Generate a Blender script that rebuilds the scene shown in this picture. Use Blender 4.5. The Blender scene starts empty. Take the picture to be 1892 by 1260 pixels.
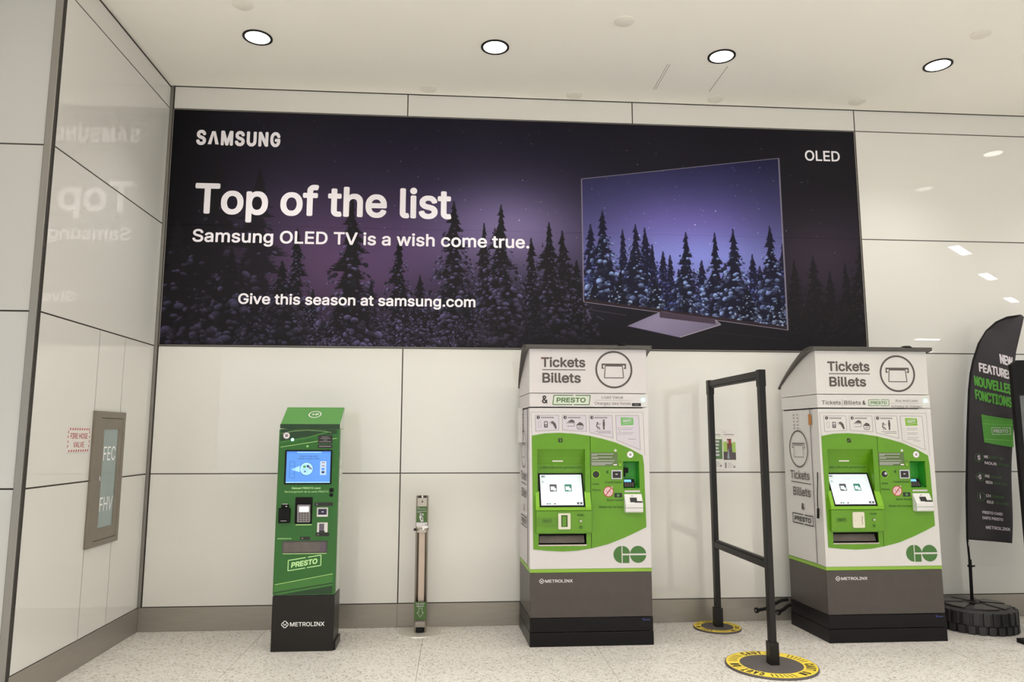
import bpy, bmesh, math, random, os
import numpy as np
from mathutils import Vector, Matrix
from mathutils.geometry import tessellate_polygon
random.seed(7); rng = np.random.RandomState(7)
scene = bpy.context.scene
COL = scene.collection

# ------------------------------------------------------------------ camera, world, exposure
F_PX, PITCH, YAW, ROLL = 1343.4, 0.13007, 0.07486, 0.00106
CAM = Vector((2.365, -5.842, 1.45))
fw = Vector((math.sin(YAW)*math.cos(PITCH), math.cos(YAW)*math.cos(PITCH), math.sin(PITCH)))
rt = Vector((math.cos(YAW), -math.sin(YAW), 0)); up = rt.cross(fw)
r2 = rt*math.cos(ROLL)+up*math.sin(ROLL); u2 = -rt*math.sin(ROLL)+up*math.cos(ROLL)
cd = bpy.data.cameras.new('camera'); cam = bpy.data.objects.new('camera', cd); COL.objects.link(cam)
cd.sensor_width = 36; cd.lens = F_PX/1892*36; cd.clip_end = 200
cam.matrix_world = Matrix(((r2.x, u2.x, -fw.x, CAM.x), (r2.y, u2.y, -fw.y, CAM.y), (r2.z, u2.z, -fw.z, CAM.z), (0, 0, 0, 1)))
scene.camera = cam
W = bpy.data.worlds.new('hall_ambience'); scene.world = W; W.use_nodes = True
W.node_tree.nodes['Background'].inputs[0].default_value = (0.93, 0.98, 1.0, 1)
W.node_tree.nodes['Background'].inputs[1].default_value = 1.15
vs = scene.view_settings
vs.view_transform = 'Standard'; vs.look = 'None'; vs.gamma = 1; vs.use_curve_mapping = False; vs.exposure = 0.08
SPOT_W, ROW2_W, HALL_W = 58, 14, 21
LENS_E = 5.5
CEIL = 4.296

# ------------------------------------------------------------------ materials
def lin(c):
    return [((v/255)/12.92 if v/255 <= 0.04045 else ((v/255+0.055)/1.055)**2.4) for v in c]
MATS = {}
def mat(name, c, rough=0.5, metal=0.0, emit=0.0, spec=0.5, var=0.0, scale=6, gain=1.0, bump=0.0, stretch=None, coat=0.0):
    if name in MATS: return MATS[name]
    m = bpy.data.materials.new(name); m.use_nodes = True
    nt = m.node_tree; b = nt.nodes['Principled BSDF']
    l = [min(1, v*gain) for v in lin(c)]
    b.inputs['Base Color'].default_value = (*l, 1)
    b.inputs['Roughness'].default_value = rough; b.inputs['Metallic'].default_value = metal
    b.inputs['Specular IOR Level'].default_value = spec
    b.inputs['Coat Weight'].default_value = coat; b.inputs['Coat Roughness'].default_value = 0.05
    if emit:
        b.inputs['Emission Color'].default_value = (*l, 1); b.inputs['Emission Strength'].default_value = emit
    if var or bump:
        tc = nt.nodes.new('ShaderNodeTexCoord'); mp = nt.nodes.new('ShaderNodeMapping')
        nt.links.new(tc.outputs['Object'], mp.inputs[0])
        if stretch: mp.inputs['Scale'].default_value = stretch
        n = nt.nodes.new('ShaderNodeTexNoise'); n.inputs['Scale'].default_value = scale; n.inputs['Detail'].default_value = 4
        nt.links.new(mp.outputs[0], n.inputs['Vector'])
        if var:
            r = nt.nodes.new('ShaderNodeValToRGB')
            r.color_ramp.elements[0].position = 0.3; r.color_ramp.elements[1].position = 0.7
            r.color_ramp.elements[0].color = (*[v*(1-var) for v in l], 1)
            r.color_ramp.elements[1].color = (*[min(1, v*(1+var)) for v in l], 1)
            nt.links.new(n.outputs[0], r.inputs[0]); nt.links.new(r.outputs[0], b.inputs['Base Color'])
        if bump:
            bp = nt.nodes.new('ShaderNodeBump'); bp.inputs['Strength'].default_value = bump; bp.inputs['Distance'].default_value = 0.002
            nt.links.new(n.outputs[0], bp.inputs['Height']); nt.links.new(bp.outputs[0], b.inputs['Normal'])
    MATS[name] = m; return m
def glossy(m, s):
    m.node_tree.nodes['Principled BSDF'].inputs['Specular IOR Level'].default_value = s; return m

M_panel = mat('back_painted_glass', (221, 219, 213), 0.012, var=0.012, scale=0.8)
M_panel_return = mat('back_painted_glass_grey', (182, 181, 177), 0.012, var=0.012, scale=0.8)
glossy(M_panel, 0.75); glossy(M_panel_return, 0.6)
M_joint = mat('joint_shadow_gasket', (66, 61, 54), 0.6, spec=0.2)
M_trim = mat('grey_metal_trim', (140, 136, 130), 0.35, 0.55)
M_trim_dark = mat('dark_rubber_seal', (52, 48, 44), 0.6)
M_base = mat('brushed_metal_skirting', (156, 150, 141), 0.32, 0.45, var=0.06, scale=5, stretch=(1, 1, 30))
M_ceiling = mat('ceiling_paint', (247, 244, 235), 0.9, var=0.012, scale=0.7)
M_cap = mat('ceiling_cap_paint', (234, 230, 219), 0.8)
M_white = mat('white_painted_steel', (212, 207, 208), 0.34, var=0.012, scale=9)
M_white2 = mat('white_painted_steel_warm', (214, 211, 208), 0.34, var=0.012, scale=9)
M_grey = mat('warm_grey_steel', (76, 70, 66), 0.34, spec=0.35, var=0.05, scale=14)
M_roof = mat('dark_grey_roof', (78, 74, 70), 0.45, var=0.04)
M_black = mat('black_steel', (20, 18, 19), 0.30, spec=0.2)
M_blackr = mat('black_matte', (17, 16, 16), 0.6, spec=0.2)
M_green = mat('lime_green_paint', (94, 148, 18), 0.33, var=0.03, scale=10)
M_green2 = mat('lime_green_moulding', (122, 178, 28), 0.4, var=0.03)
M_stripe = mat('lime_stripe', (136, 178, 58), 0.4)
M_dgreen = mat('deep_green_print', (66, 112, 50), 0.5)
M_text = mat('dark_grey_print', (86, 80, 77), 0.6)
M_textd = mat('near_black_print', (38, 36, 36), 0.6)
M_tg = mat('dark_green_small_print', (44, 84, 20), 0.6)
M_wt = mat('white_print', (240, 238, 236), 0.6)
M_lilac = mat('pale_lilac_print', (205, 198, 208), 0.5)
M_line = mat('grey_outline_print', (140, 134, 138), 0.6)
M_pgreen = mat('green_card_print', (104, 176, 90), 0.5)
M_chrome = mat('chrome', (205, 203, 200), 0.15, 0.95)
M_steel = mat('stainless_steel', (178, 170, 160), 0.24, 0.95, var=0.05, scale=8, stretch=(1, 1, 0.1))
M_dark = mat('dark_cavity', (30, 29, 28), 0.5)
M_glassd = mat('smoked_flap', (92, 84, 80), 0.12, var=0.15, scale=12)
M_red = mat('red_print', (178, 52, 54), 0.5)
M_pink = mat('pink_print', (222, 186, 188), 0.5)

# ------------------------------------------------------------------ mesh builder
FONT = None
try:
    p = os.path.join(bpy.utils.system_resource('DATAFILES', path='fonts'), 'Inter.woff2')
    FONT = bpy.data.fonts.load(p)
except Exception:
    FONT = None
_tc = {}
def text_tris(s, bold):
    k = (s, bold)
    if k in _tc: return _tc[k]
    cu = bpy.data.curves.new('t', 'FONT'); cu.body = s; cu.size = 1; cu.resolution_u = 3; cu.fill_mode = 'NONE'
    if FONT: cu.font = FONT
    ob = bpy.data.objects.new('t', cu)
    me = bpy.data.meshes.new_from_object(ob)
    nb = {}
    for e in me.edges:
        a, b = e.vertices; nb.setdefault(a, []).append(b); nb.setdefault(b, []).append(a)
    seen = set(); loops = []
    for st in range(len(me.vertices)):
        if st in seen or st not in nb: continue
        L = [st]; seen.add(st); cur = st
        while True:
            nx = [q for q in nb[cur] if q not in seen]
            if not nx: break
            cur = min(nx, key=lambda q: (abs(q-cur) != 1, q)); seen.add(cur); L.append(cur)
        if len(L) > 2: loops.append([me.vertices[i].co.copy() for i in L])
    def split(L, depth=0):
        n = len(L)
        if depth < 12:
            for i in range(n):
                a, b = L[i], L[(i+1) % n]
                for j in range(i+2, n):
                    if i == 0 and j == n-1: continue
                    c, d = L[j], L[(j+1) % n]
                    if max(a.x, b.x) < min(c.x, d.x) or max(c.x, d.x) < min(a.x, b.x) or max(a.y, b.y) < min(c.y, d.y) or max(c.y, d.y) < min(a.y, b.y): continue
                    r = b-a; q = d-c; den = r.x*q.y-r.y*q.x
                    if abs(den) < 1e-12: continue
                    t_ = ((c.x-a.x)*q.y-(c.y-a.y)*q.x)/den; u_ = ((c.x-a.x)*r.y-(c.y-a.y)*r.x)/den
                    if 1e-5 < t_ < 1-1e-5 and 1e-5 < u_ < 1-1e-5:
                        p = a+r*t_
                        return split([p]+L[i+1:j+1], depth+1)+split(L[:i+1]+[p]+L[j+1:], depth+1)
        return [L]
    loops = [K for L in loops for K in split(L) if len(K) > 2]
    area = lambda L: sum(a.x*b.y-b.x*a.y for a, b in zip(L, L[1:]+L[:1]))/2
    def inside(p, L):
        c = False
        for a, b in zip(L, L[1:]+L[:1]):
            if (a.y > p.y) != (b.y > p.y) and p.x < (b.x-a.x)*(p.y-a.y)/(b.y-a.y)+a.x: c = not c
        return c
    ar = [area(L) for L in loops]; sg = 1
    if ar: sg = 1 if ar[max(range(len(ar)), key=lambda i: abs(ar[i]))] > 0 else -1
    outs = [(L, [H for H, h in zip(loops, ar) if h*sg < 0 and abs(h) < abs(a_) and inside(H[0], L)]) for L, a_ in zip(loops, ar) if a_*sg > 0]
    v = []; f = []
    for k_, (L, Hs) in enumerate(outs):
        G_ = [L]+Hs; b0 = len(v); v += [(p.x, p.y, 0.00002*(k_ % 3)) for K in G_ for p in K]
        f += [tuple(b0+i for i in t) for t in tessellate_polygon([[Vector((p.x, p.y, 0)) for p in K] for K in G_])]
    bpy.data.objects.remove(ob); bpy.data.curves.remove(cu); bpy.data.meshes.remove(me)
    _tc[k] = (v, f); return v, f
def frame(o, x=(1, 0, 0), z=(0, 0, 1)):
    x = Vector(x).normalized(); z = Vector(z).normalized(); y = z.cross(x)
    return Matrix(((x.x, y.x, z.x, o[0]), (x.y, y.y, z.y, o[1]), (x.z, y.z, z.z, o[2]), (0, 0, 0, 1)))
LEFTFACE = lambda o=(0, 0, 0): frame(o, (0, 1, 0))       # a face looking towards +x: reading direction +y
SIDEFACE = lambda o=(0, 0, 0): frame(o, (0, -1, 0))      # a face looking towards -x
class MB:
    def __init__(s, M=None): s.v = []; s.f = []; s.m = []; s.mats = []; s.M = M or Matrix()
    def mi(s, m):
        if m not in s.mats: s.mats.append(m)
        return s.mats.index(m)
    def add(s, vs_, fs, m):
        b = len(s.v); s.v += [tuple(s.M @ Vector(q)) for q in vs_]
        k = s.mi(m)
        for f in fs: s.f.append(tuple(b+i for i in f)); s.m.append(k)
        return s
    def box(s, x0, x1, y0, y1, z0, z1, m):
        V = [(x, y, z) for x in (x0, x1) for y in (y0, y1) for z in (z0, z1)]
        return s.add(V, [(0, 1, 3, 2), (4, 6, 7, 5), (0, 4, 5, 1), (2, 3, 7, 6), (0, 2, 6, 4), (1, 5, 7, 3)], m)
    def plate(s, outer, m, y=0.0, t=0.0, holes=()):
        """polygon in x,z with holes; front at y, thickness t going to +y"""
        loops = [[Vector((a, b, 0)) for a, b in L] for L in [outer]+list(holes)]
        tr = tessellate_polygon(loops)
        flat = [q for L in loops for q in L]; n = len(flat)
        V = [(q.x, y, q.y) for q in flat]; Fs = [tuple(t_) for t_ in tr]
        if t:
            V += [(q.x, y+t, q.y) for q in flat]; Fs += [tuple(n+i for i in reversed(t_)) for t_ in tr]
            k = 0
            for L in loops:
                l = len(L)
                for i in range(l): Fs.append((k+i, k+(i+1) % l, n+k+(i+1) % l, n+k+i))
                k += l
        return s.add(V, Fs, m)
    def rect(s, x0, x1, z0, z1, m, y=0.0, t=0.0, holes=(), r=0.0):
        return s.plate(rrect(x0, x1, z0, z1, r), m, y, t, holes)
    def disc(s, cx, cz, r, m, y=0.0, t=0.0, ri=0.0, n=32, rx=None):
        c = lambda q: [(cx+q*math.cos(2*math.pi*i/n), cz+q*math.sin(2*math.pi*i/n)) for i in range(n)]
        return s.plate(c(r), m, y, t, [c(ri)] if ri else ())
    def line(s, x0, z0, x1, z1, w, m, y=0.0):
        d = Vector((x1-x0, z1-z0)).normalized(); nx, nz = -d.y*w/2, d.x*w/2
        return s.plate([(x0-nx, z0-nz), (x1-nx, z1-nz), (x1+nx, z1+nz), (x0+nx, z0+nz)], m, y)
    def poly(s, pts, w, m, y=0.0, close=False):
        P = list(pts)+([pts[0]] if close else [])
        for a, b in zip(P, P[1:]): s.line(a[0], a[1], b[0], b[1], w, m, y)
        return s
    def text(s, t, x, z, h, m, w=None, y=0.0, bold=0.0, slope=0.0, shear=0.0):
        """left end, baseline, cap height h, fitted width w"""
        v, f = text_tris(t, 0)
        if not v: return s
        vi, _ = text_tris('H', 0)
        cap = max(q[1] for q in vi)-min(q[1] for q in vi)
        x0 = min(q[0] for q in v); x1 = max(q[0] for q in v)
        sz = h/cap; sx = w/(x1-x0) if w else sz
        d = bold*sz; x += d; sx = (w-2*d)/(x1-x0) if w else sx
        k = 1 if d < 0.0003 else 4 if d < 0.0015 else 8
        for i in range(k):
            ox, oz = (0, 0) if k == 1 else (d*math.cos(math.pi*(.25 if k == 4 else .125)+2*math.pi*i/k), d*math.sin(math.pi*(.25 if k == 4 else .125)+2*math.pi*i/k))
            s.add([(x+ox+(q[0]-x0)*sx+shear*q[1]*sz, y-.00006*i-q[2], z+oz+q[1]*sz+slope*(q[0]-x0)*sx) for q in v], f, m)
        return s
    def prism(s, prof, x0, x1, m):
        """profile in y,z extruded along x"""
        n = len(prof); V = [(x0, a, b) for a, b in prof]+[(x1, a, b) for a, b in prof]
        tr = tessellate_polygon([[Vector((a, b, 0)) for a, b in prof]])
        Fs = [tuple(t) for t in tr]+[tuple(n+i for i in t) for t in tr]
        Fs += [(i, (i+1) % n, n+(i+1) % n, n+i) for i in range(n)]
        return s.add(V, Fs, m)
    def lathe(s, prof, m, n=40, c=(0, 0, 0), a0=0, a1=None):
        """profile r,z round a vertical axis"""
        full = a1 is None; a1 = 2*math.pi if full else a1
        N = n if full else n+1; V = []; Fs = []
        for i in range(N):
            a = a0+(a1-a0)*i/n
            V += [(c[0]+r*math.cos(a), c[1]+r*math.sin(a), c[2]+z) for r, z in prof]
        k = len(prof)
        for i in range(n):
            j = (i+1) % N
            for q in range(k-1): Fs.append((i*k+q, j*k+q, j*k+q+1, i*k+q+1))
        return s.add(V, Fs, m)
    def tube(s, pts, r, m, n=10):
        P = [Vector(q) for q in pts]; V = []; Fs = []
        for i, q in enumerate(P):
            d = (P[min(i+1, len(P)-1)]-P[max(i-1, 0)]).normalized()
            a = d.cross(Vector((0.1, 0.2, 1))).normalized(); b = d.cross(a)
            V += [tuple(q+a*r*math.cos(2*math.pi*k/n)+b*r*math.sin(2*math.pi*k/n)) for k in range(n)]
        for i in range(len(P)-1):
            for k in range(n): Fs.append((i*n+k, i*n+(k+1) % n, (i+1)*n+(k+1) % n, (i+1)*n+k))
        Fs += [tuple(range(n)), tuple(len(P)*n-1-k for k in range(n))]
        return s.add(V, Fs, m)
    def build(s, name, parent=None, smooth=False, bevel=0.0, fix=True):
        me = bpy.data.meshes.new(name); me.from_pydata(s.v, [], s.f)
        for q in s.mats: me.materials.append(q)
        me.polygons.foreach_set('material_index', s.m)
        if fix:
            b = bmesh.new(); b.from_mesh(me); bmesh.ops.recalc_face_normals(b, faces=b.faces); b.to_mesh(me); b.free()
        if smooth:
            me.shade_smooth(); me.set_sharp_from_angle(angle=math.radians(35))
        me.update()
        o = bpy.data.objects.new(name, me); COL.objects.link(o)
        if parent: o.parent = parent
        if bevel:
            md = o.modifiers.new('bevel', 'BEVEL'); md.width = bevel; md.segments = 2; md.limit_method = 'ANGLE'; md.angle_limit = math.radians(50)
        return o
def rrect(x0, x1, z0, z1, r=0.0, n=5):
    if r <= 0: return [(x0, z0), (x1, z0), (x1, z1), (x0, z1)]
    P = []
    for cx, cz, a in ((x1-r, z0+r, -90), (x1-r, z1-r, 0), (x0+r, z1-r, 90), (x0+r, z0+r, 180)):
        for i in range(n+1):
            q = math.radians(a+90*i/n); P.append((cx+r*math.cos(q), cz+r*math.sin(q)))
    return P
def thing(name, label, cat, loc=(0, 0, 0), group=None):
    o = bpy.data.objects.new(name, None); COL.objects.link(o); o.location = loc; o.empty_display_size = 0.1
    o['label'] = label; o['category'] = cat
    if group: o['group'] = group
    return o
def tag(o, label, cat, group=None):
    o['label'] = label; o['category'] = cat
    if group: o['group'] = group
    return o
def struct(name):
    o = bpy.data.objects.new(name, None); COL.objects.link(o); o['kind'] = 'structure'; return o
def lab(o, l): o['label'] = l; return o
_box = {}
def piece(name, parent, x0, x1, y0, y1, z0, z1, m, bevel=0.0):
    """box whose mesh is shared between equal sizes; the object sits at its low corner"""
    k = (round(x1-x0, 4), round(y1-y0, 4), round(z1-z0, 4), m.name)
    if k not in _box:
        mb = MB().box(0, x1-x0, 0, y1-y0, 0, z1-z0, m); o = mb.build(name, parent, bevel=bevel); _box[k] = o
    else:
        o = _box[k].copy(); o.name = name; COL.objects.link(o); o.parent = parent
    o.location = (x0, y0, z0); return o

# ------------------------------------------------------------------ room
# terrazzo floor
def terrazzo():
    m = bpy.data.materials.new('speckled_terrazzo'); m.use_nodes = True; nt = m.node_tree; b = nt.nodes['Principled BSDF']
    g = nt.nodes.new('ShaderNodeNewGeometry')
    def node(t, **k):
        n = nt.nodes.new(t)
        for a, v in k.items(): n.inputs[a].default_value = v
        return n
    cloud = node('ShaderNodeTexNoise', Scale=1.3, Detail=5.0); nt.links.new(g.outputs['Position'], cloud.inputs['Vector'])
    r = nt.nodes.new('ShaderNodeValToRGB'); r.color_ramp.elements[0].position = 0.3; r.color_ramp.elements[1].position = 0.72
    r.color_ramp.elements[0].color = (*lin((203, 197, 189)), 1); r.color_ramp.elements[1].color = (*lin((215, 209, 201)), 1)
    nt.links.new(cloud.outputs[0], r.inputs[0])
    last = r.outputs[0]
    for sc, th, c, amt in ((150, 0.05, (76, 68, 60), 0.70), (85, 0.06, (118, 106, 90), 0.6), (55, 0.10, (178, 170, 158), 0.6), (120, 0.12, (236, 233, 228), 0.6)):
        v = node('ShaderNodeTexVoronoi', Scale=float(sc)); nt.links.new(g.outputs['Position'], v.inputs['Vector'])
        s = nt.nodes.new('ShaderNodeSeparateColor'); nt.links.new(v.outputs['Color'], s.inputs[0])
        c1 = nt.nodes.new('ShaderNodeMath'); c1.operation = 'LESS_THAN'; c1.inputs[1].default_value = th; nt.links.new(s.outputs[0], c1.inputs[0])
        c2 = nt.nodes.new('ShaderNodeMath'); c2.operation = 'LESS_THAN'; c2.inputs[1].default_value = 1.15; nt.links.new(v.outputs['Distance'], c2.inputs[0])
        c3 = nt.nodes.new('ShaderNodeMath'); c3.operation = 'MULTIPLY'; nt.links.new(c1.outputs[0], c3.inputs[0]); nt.links.new(c2.outputs[0], c3.inputs[1])
        c4 = nt.nodes.new('ShaderNodeMath'); c4.operation = 'MULTIPLY'; c4.inputs[1].default_value = amt; nt.links.new(c3.outputs[0], c4.inputs[0])
        mx = nt.nodes.new('ShaderNodeMix'); mx.data_type = 'RGBA'
        nt.links.new(c4.outputs[0], mx.inputs[0]); nt.links.new(last, mx.inputs[6]); mx.inputs[7].default_value = (*lin(c), 1)
        last = mx.outputs[2]
    nt.links.new(last, b.inputs['Base Color']); b.inputs['Roughness'].default_value = 0.42
    return m
M_floor = terrazzo()
floor = struct('floor')
MB().box(-8, 22, -22, 0.1, -0.12, -0.006, M_trim).build('subfloor', floor)
txs = [0.0, 0.95, 2.135, 3.35, 4.55, 5.75, 6.95, 8.15]; tys = [0.0, -0.93, -2.13, -3.33]
for a, b_ in zip(txs, txs[1:]):
    for c, d in zip(tys, tys[1:]):
        MB().box(a+0.0012, b_-0.0012, d+0.0008, c-0.0008, -0.006, 0, M_floor).build('floor_tile', floor)
MB().box(-8, 22, -22, -3.3312, -0.006, 0, M_floor).box(8.1512, 22, -3.33, 0, -0.006, 0, M_floor).box(-8, -0.0012, -3.33, -1.6, -0.006, 0, M_floor).build('floor_field', floor)
# ceiling
ceiling = struct('ceiling')
MB().box(-8, 22, -22, -0.012, CEIL, CEIL+0.2, M_ceiling).build('ceiling_board', ceiling)
hb = MB()
x0, x1, y0, y1 = 3.955, 4.43, -0.665, -0.25
hb.box(x0+0.022, x1-0.004, y0+0.004, y1-0.004, CEIL-0.0008, CEIL+0.001, M_ceiling)
hb.build('access_hatch', ceiling)
hb = MB()
for q in ((x0, x0+0.002, y0, y1), (x0+0.018, x0+0.020, y0, y1), (x1-0.003, x1, y0, y1)):
    hb.box(*q, CEIL-0.0012, CEIL+0.001, M_joint)
hb.build('hatch_frame', ceiling)

ZL = [0.1765, 1.160, 2.148, 3.130, 4.103, CEIL]; XL = [0.0, 1.925, 3.836, 5.815, 7.76, 9.70, 11.65, 13.6]; G = 0.0095
back = struct('wall_back')
MB().box(-0.2, 16, 0.003, 0.2, 0, CEIL+0.2, M_joint).build('wall_board', back)
for i in range(len(XL)-1):
    for j in range(len(ZL)-1):
        a = XL[i]+(0.03 if i == 0 else G/2); b_ = XL[i+1]-G/2; c = ZL[j]+(0.004 if j == 0 else G/2); d = ZL[j+1]-(0.003 if j == 4 else G/2)
        if j == 0 or j == 1: pass
        piece('glass_panel', back, a, b_, 0, 0.003, c, d, M_panel)
# light rails set in the horizontal joints
for z in ZL[1:5]:
    piece('joint_rail', back, 0.03, 13.6, 0.0012, 0.003, z-G/2, z-G/2+0.0035, M_trim)
left = struct('wall_left')
YL = [-1.585, -0.878, -0.508, -0.012]
MB().box(-0.2, -0.003, -1.59, 0.012, 0, CEIL+0.2, M_joint).build('wall_board', left)
for j in range(5):
    cols = [(YL[0], YL[1]), (YL[1], YL[2]), (YL[2], YL[3])] if j < 2 else [(YL[0], YL[3])]
    for a, b_ in cols:
        c = ZL[j]+(0.002 if j == 0 else G/2); d = ZL[j+1]-(0.02 if j == 4 else G/2)
        piece('glass_panel', left, -0.003, 0, a+(0.004), b_-(0.004), c, d, M_panel)
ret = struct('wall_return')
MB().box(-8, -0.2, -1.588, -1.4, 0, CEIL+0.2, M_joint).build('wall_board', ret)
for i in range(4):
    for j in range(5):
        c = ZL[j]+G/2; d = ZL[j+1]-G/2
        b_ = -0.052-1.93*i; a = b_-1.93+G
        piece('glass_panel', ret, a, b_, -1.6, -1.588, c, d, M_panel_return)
t1 = struct('trim_1')   # outside corner post
MB().box(-0.046, -0.004, -1.612, -1.586, 0, CEIL, M_trim).build('corner_post', t1, bevel=0.003)
MB().box(-0.051, -0.046, -1.603, -1.586, 0, CEIL, M_trim_dark).box(-0.004, 0.003, -1.604, -1.583, 0, CEIL, M_trim_dark).build('seal_strip', t1)
t2 = struct('trim_2')   # inside corner angle
MB().box(0.0, 0.022, -0.012, 0.0, ZL[0], CEIL, M_trim).build('corner_angle', t2)
MB().box(0.022, 0.0275, -0.003, 0.008, ZL[0], CEIL, M_trim_dark).build('seal_strip', t2)
bb = struct('baseboard_back')
for a, b_ in ((0.006, 1.922), (1.924, 3.835), (3.838, 5.813), (5.816, 7.76), (7.762, 9.7)):
    piece('skirting_board', bb, a, b_, -0.004, 0.003, 0.001, ZL[0]-0.003, M_base)
bl = struct('baseboard_left')
piece('skirting_board', bl, -0.003, 0.005, -1.59, -0.004, 0.001, ZL[0]-0.003, M_base)
br = struct('baseboard_return')
piece('skirting_board', br, -7.8, -0.05, -1.606, -1.588, 0.001, ZL[0]-0.003, M_base)

# ------------------------------------------------------------------ ceiling fittings
M_lens = mat('lit_lamp_lens', (255, 252, 244), 0.5, emit=LENS_E)
M_fix = mat('lit_panel_lens', (255, 250, 242), 0.5, emit=20)
M_ring = mat('dark_lamp_ring', (34, 33, 32), 0.5, spec=0.2)
def spot(loc, w, parent, size=106, rad=0.07):
    l = bpy.data.lights.new('lamp_beam', 'SPOT'); l.energy = w; l.spot_size = math.radians(size); l.spot_blend = 0.85
    l.shadow_soft_size = rad; l.color = (1.0, 1.0, 0.985)
    o = bpy.data.objects.new('lamp_beam', l); COL.objects.link(o); o.location = loc; o.parent = parent
    return o
def downlight(x, y, w, label, group, lens=M_lens):
    t = thing('downlight', label, 'ceiling light', (x, y, CEIL), group)
    MB().lathe([(0.104, 0.0), (0.104, -0.006), (0.094, -0.010), (0.086, -0.006), (0.086, 0.0)], M_ring).build('trim_ring', t, smooth=True)
    MB().lathe([(0.0001, -0.003), (0.087, -0.003)], lens).build('lens', t, fix=False)
    spot((0, 0, -0.02), w, t, 106 if y > -1.5 else 70)
where = ['leftmost round recessed ceiling light, above the brand logo of the billboard',
         'second round recessed ceiling light from the left, above the billboard centre',
         'third round recessed ceiling light, beside the ceiling access hatch',
         'rightmost round recessed ceiling light in view, past the billboard edge']
for k in range(4): downlight(0.903+1.712*k, -0.81, SPOT_W, where[k].replace('brand logo', 'wordmark'), 'recessed ceiling lights along the wall')
for k in range(4, 6): downlight(0.903+1.712*k, -0.83 if k == 4 else -0.82, SPOT_W, 'round recessed ceiling light out of view right of the visible row' if k == 4 else 'farthest right round recessed ceiling light out of view', 'recessed ceiling lights along the wall')
M_lens2 = mat('dim_lamp_lens', (255, 252, 244), 0.5, emit=2.5)
for k in range(0, 6):
    downlight(0.88+1.712*k, -1.90, ROW2_W, 'round ceiling light of the second row, out of view, %s' % ['over the side wall', 'near the corner', 'over the reload kiosk', 'over the middle machine', 'over the queue barrier', 'over the feather flag', 'farthest right'][k+1], 'second row of ceiling lights', M_lens2)
def linear(x, y, ang, L, w, watts, label):
    t = thing('ceiling_light_panel', label, 'ceiling light', (x, y, CEIL), 'long ceiling light panels of the hall'); t.rotation_euler.z = ang
    MB().box(-L/2-0.02, L/2+0.02, -w/2-0.02, w/2+0.02, -0.012, 0, M_ring).build('frame', t)
    MB().box(-L/2, L/2, -w/2, w/2, -0.015, -0.0125, M_fix).build('diffuser', t)
    l = bpy.data.lights.new('panel_light', 'AREA'); l.shape = 'RECTANGLE'; l.size = L; l.size_y = w; l.energy = watts; l.spread = math.radians(95); l.color = (0.985, 0.995, 1.0)
    o = bpy.data.objects.new('panel_light', l); COL.objects.link(o); o.parent = t; o.location = (0, 0, -0.03)
A = math.radians(-40)
for i, (x, y) in enumerate(((10.04, -4.50), (11.80, -6.22), (13.9, -8.3))):
    linear(x, y, A, 0.72, 0.14, HALL_W*0.5, ['diagonal ceiling light panel nearest the ticket wall', 'diagonal ceiling light panel second from the wall', 'diagonal ceiling light panel third from the wall'][i])
k = 0
for y in (-4.4, -8.2):  # unseen panels added as fill, to light the floor and bounce onto the ceiling
    for x in ((0.2, 2.5, 4.6, 6.7) if y > -5 else (-6.5, 0.6, 4.4, 8.0)):
        linear(x, y, 0, 1.5, 0.28, HALL_W*2.4, 'added fill light panel on the unseen hall ceiling behind the viewer, %s row, %s' % ('near' if y > -5 else 'far', ['first from left', 'second from left', 'third from left', 'fourth from left'][k % 4])); k += 1
linear(16.6, -14.4, 0, 1.6, 0.25, HALL_W, 'far hall light panel at the right'); linear(18.5, -17.3, 0, 1.6, 0.25, HALL_W, 'farthest hall light panel')
caps = [(0.912, -1.215, 'round blank ceiling cap near the top edge, above the leftmost light'), (3.49, -1.215, 'round blank ceiling cap high up between the second and third lights'),
        (6.06, -1.25, 'faint round blank ceiling cap at the upper right, above the rightmost light'), (2.101, -0.117, 'leftmost round ceiling cap close to the wall'),
        (3.319, -0.10, 'round ceiling cap close to the wall, second from left'), (4.529, -0.12, 'round ceiling cap close to the wall, below the access hatch'),
        (5.753, -0.172, 'rightmost round ceiling cap close to the wall, by the billboard corner')]
for x, y, l in caps:
    o = MB().lathe([(0.0001, -0.008), (0.060, -0.008), (0.068, -0.004), (0.068, 0.0)], M_cap).build('ceiling_cap', smooth=True); o.location = (x, y, CEIL)
    tag(o, l, 'ceiling cap', 'round blank caps on the ceiling')

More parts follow.
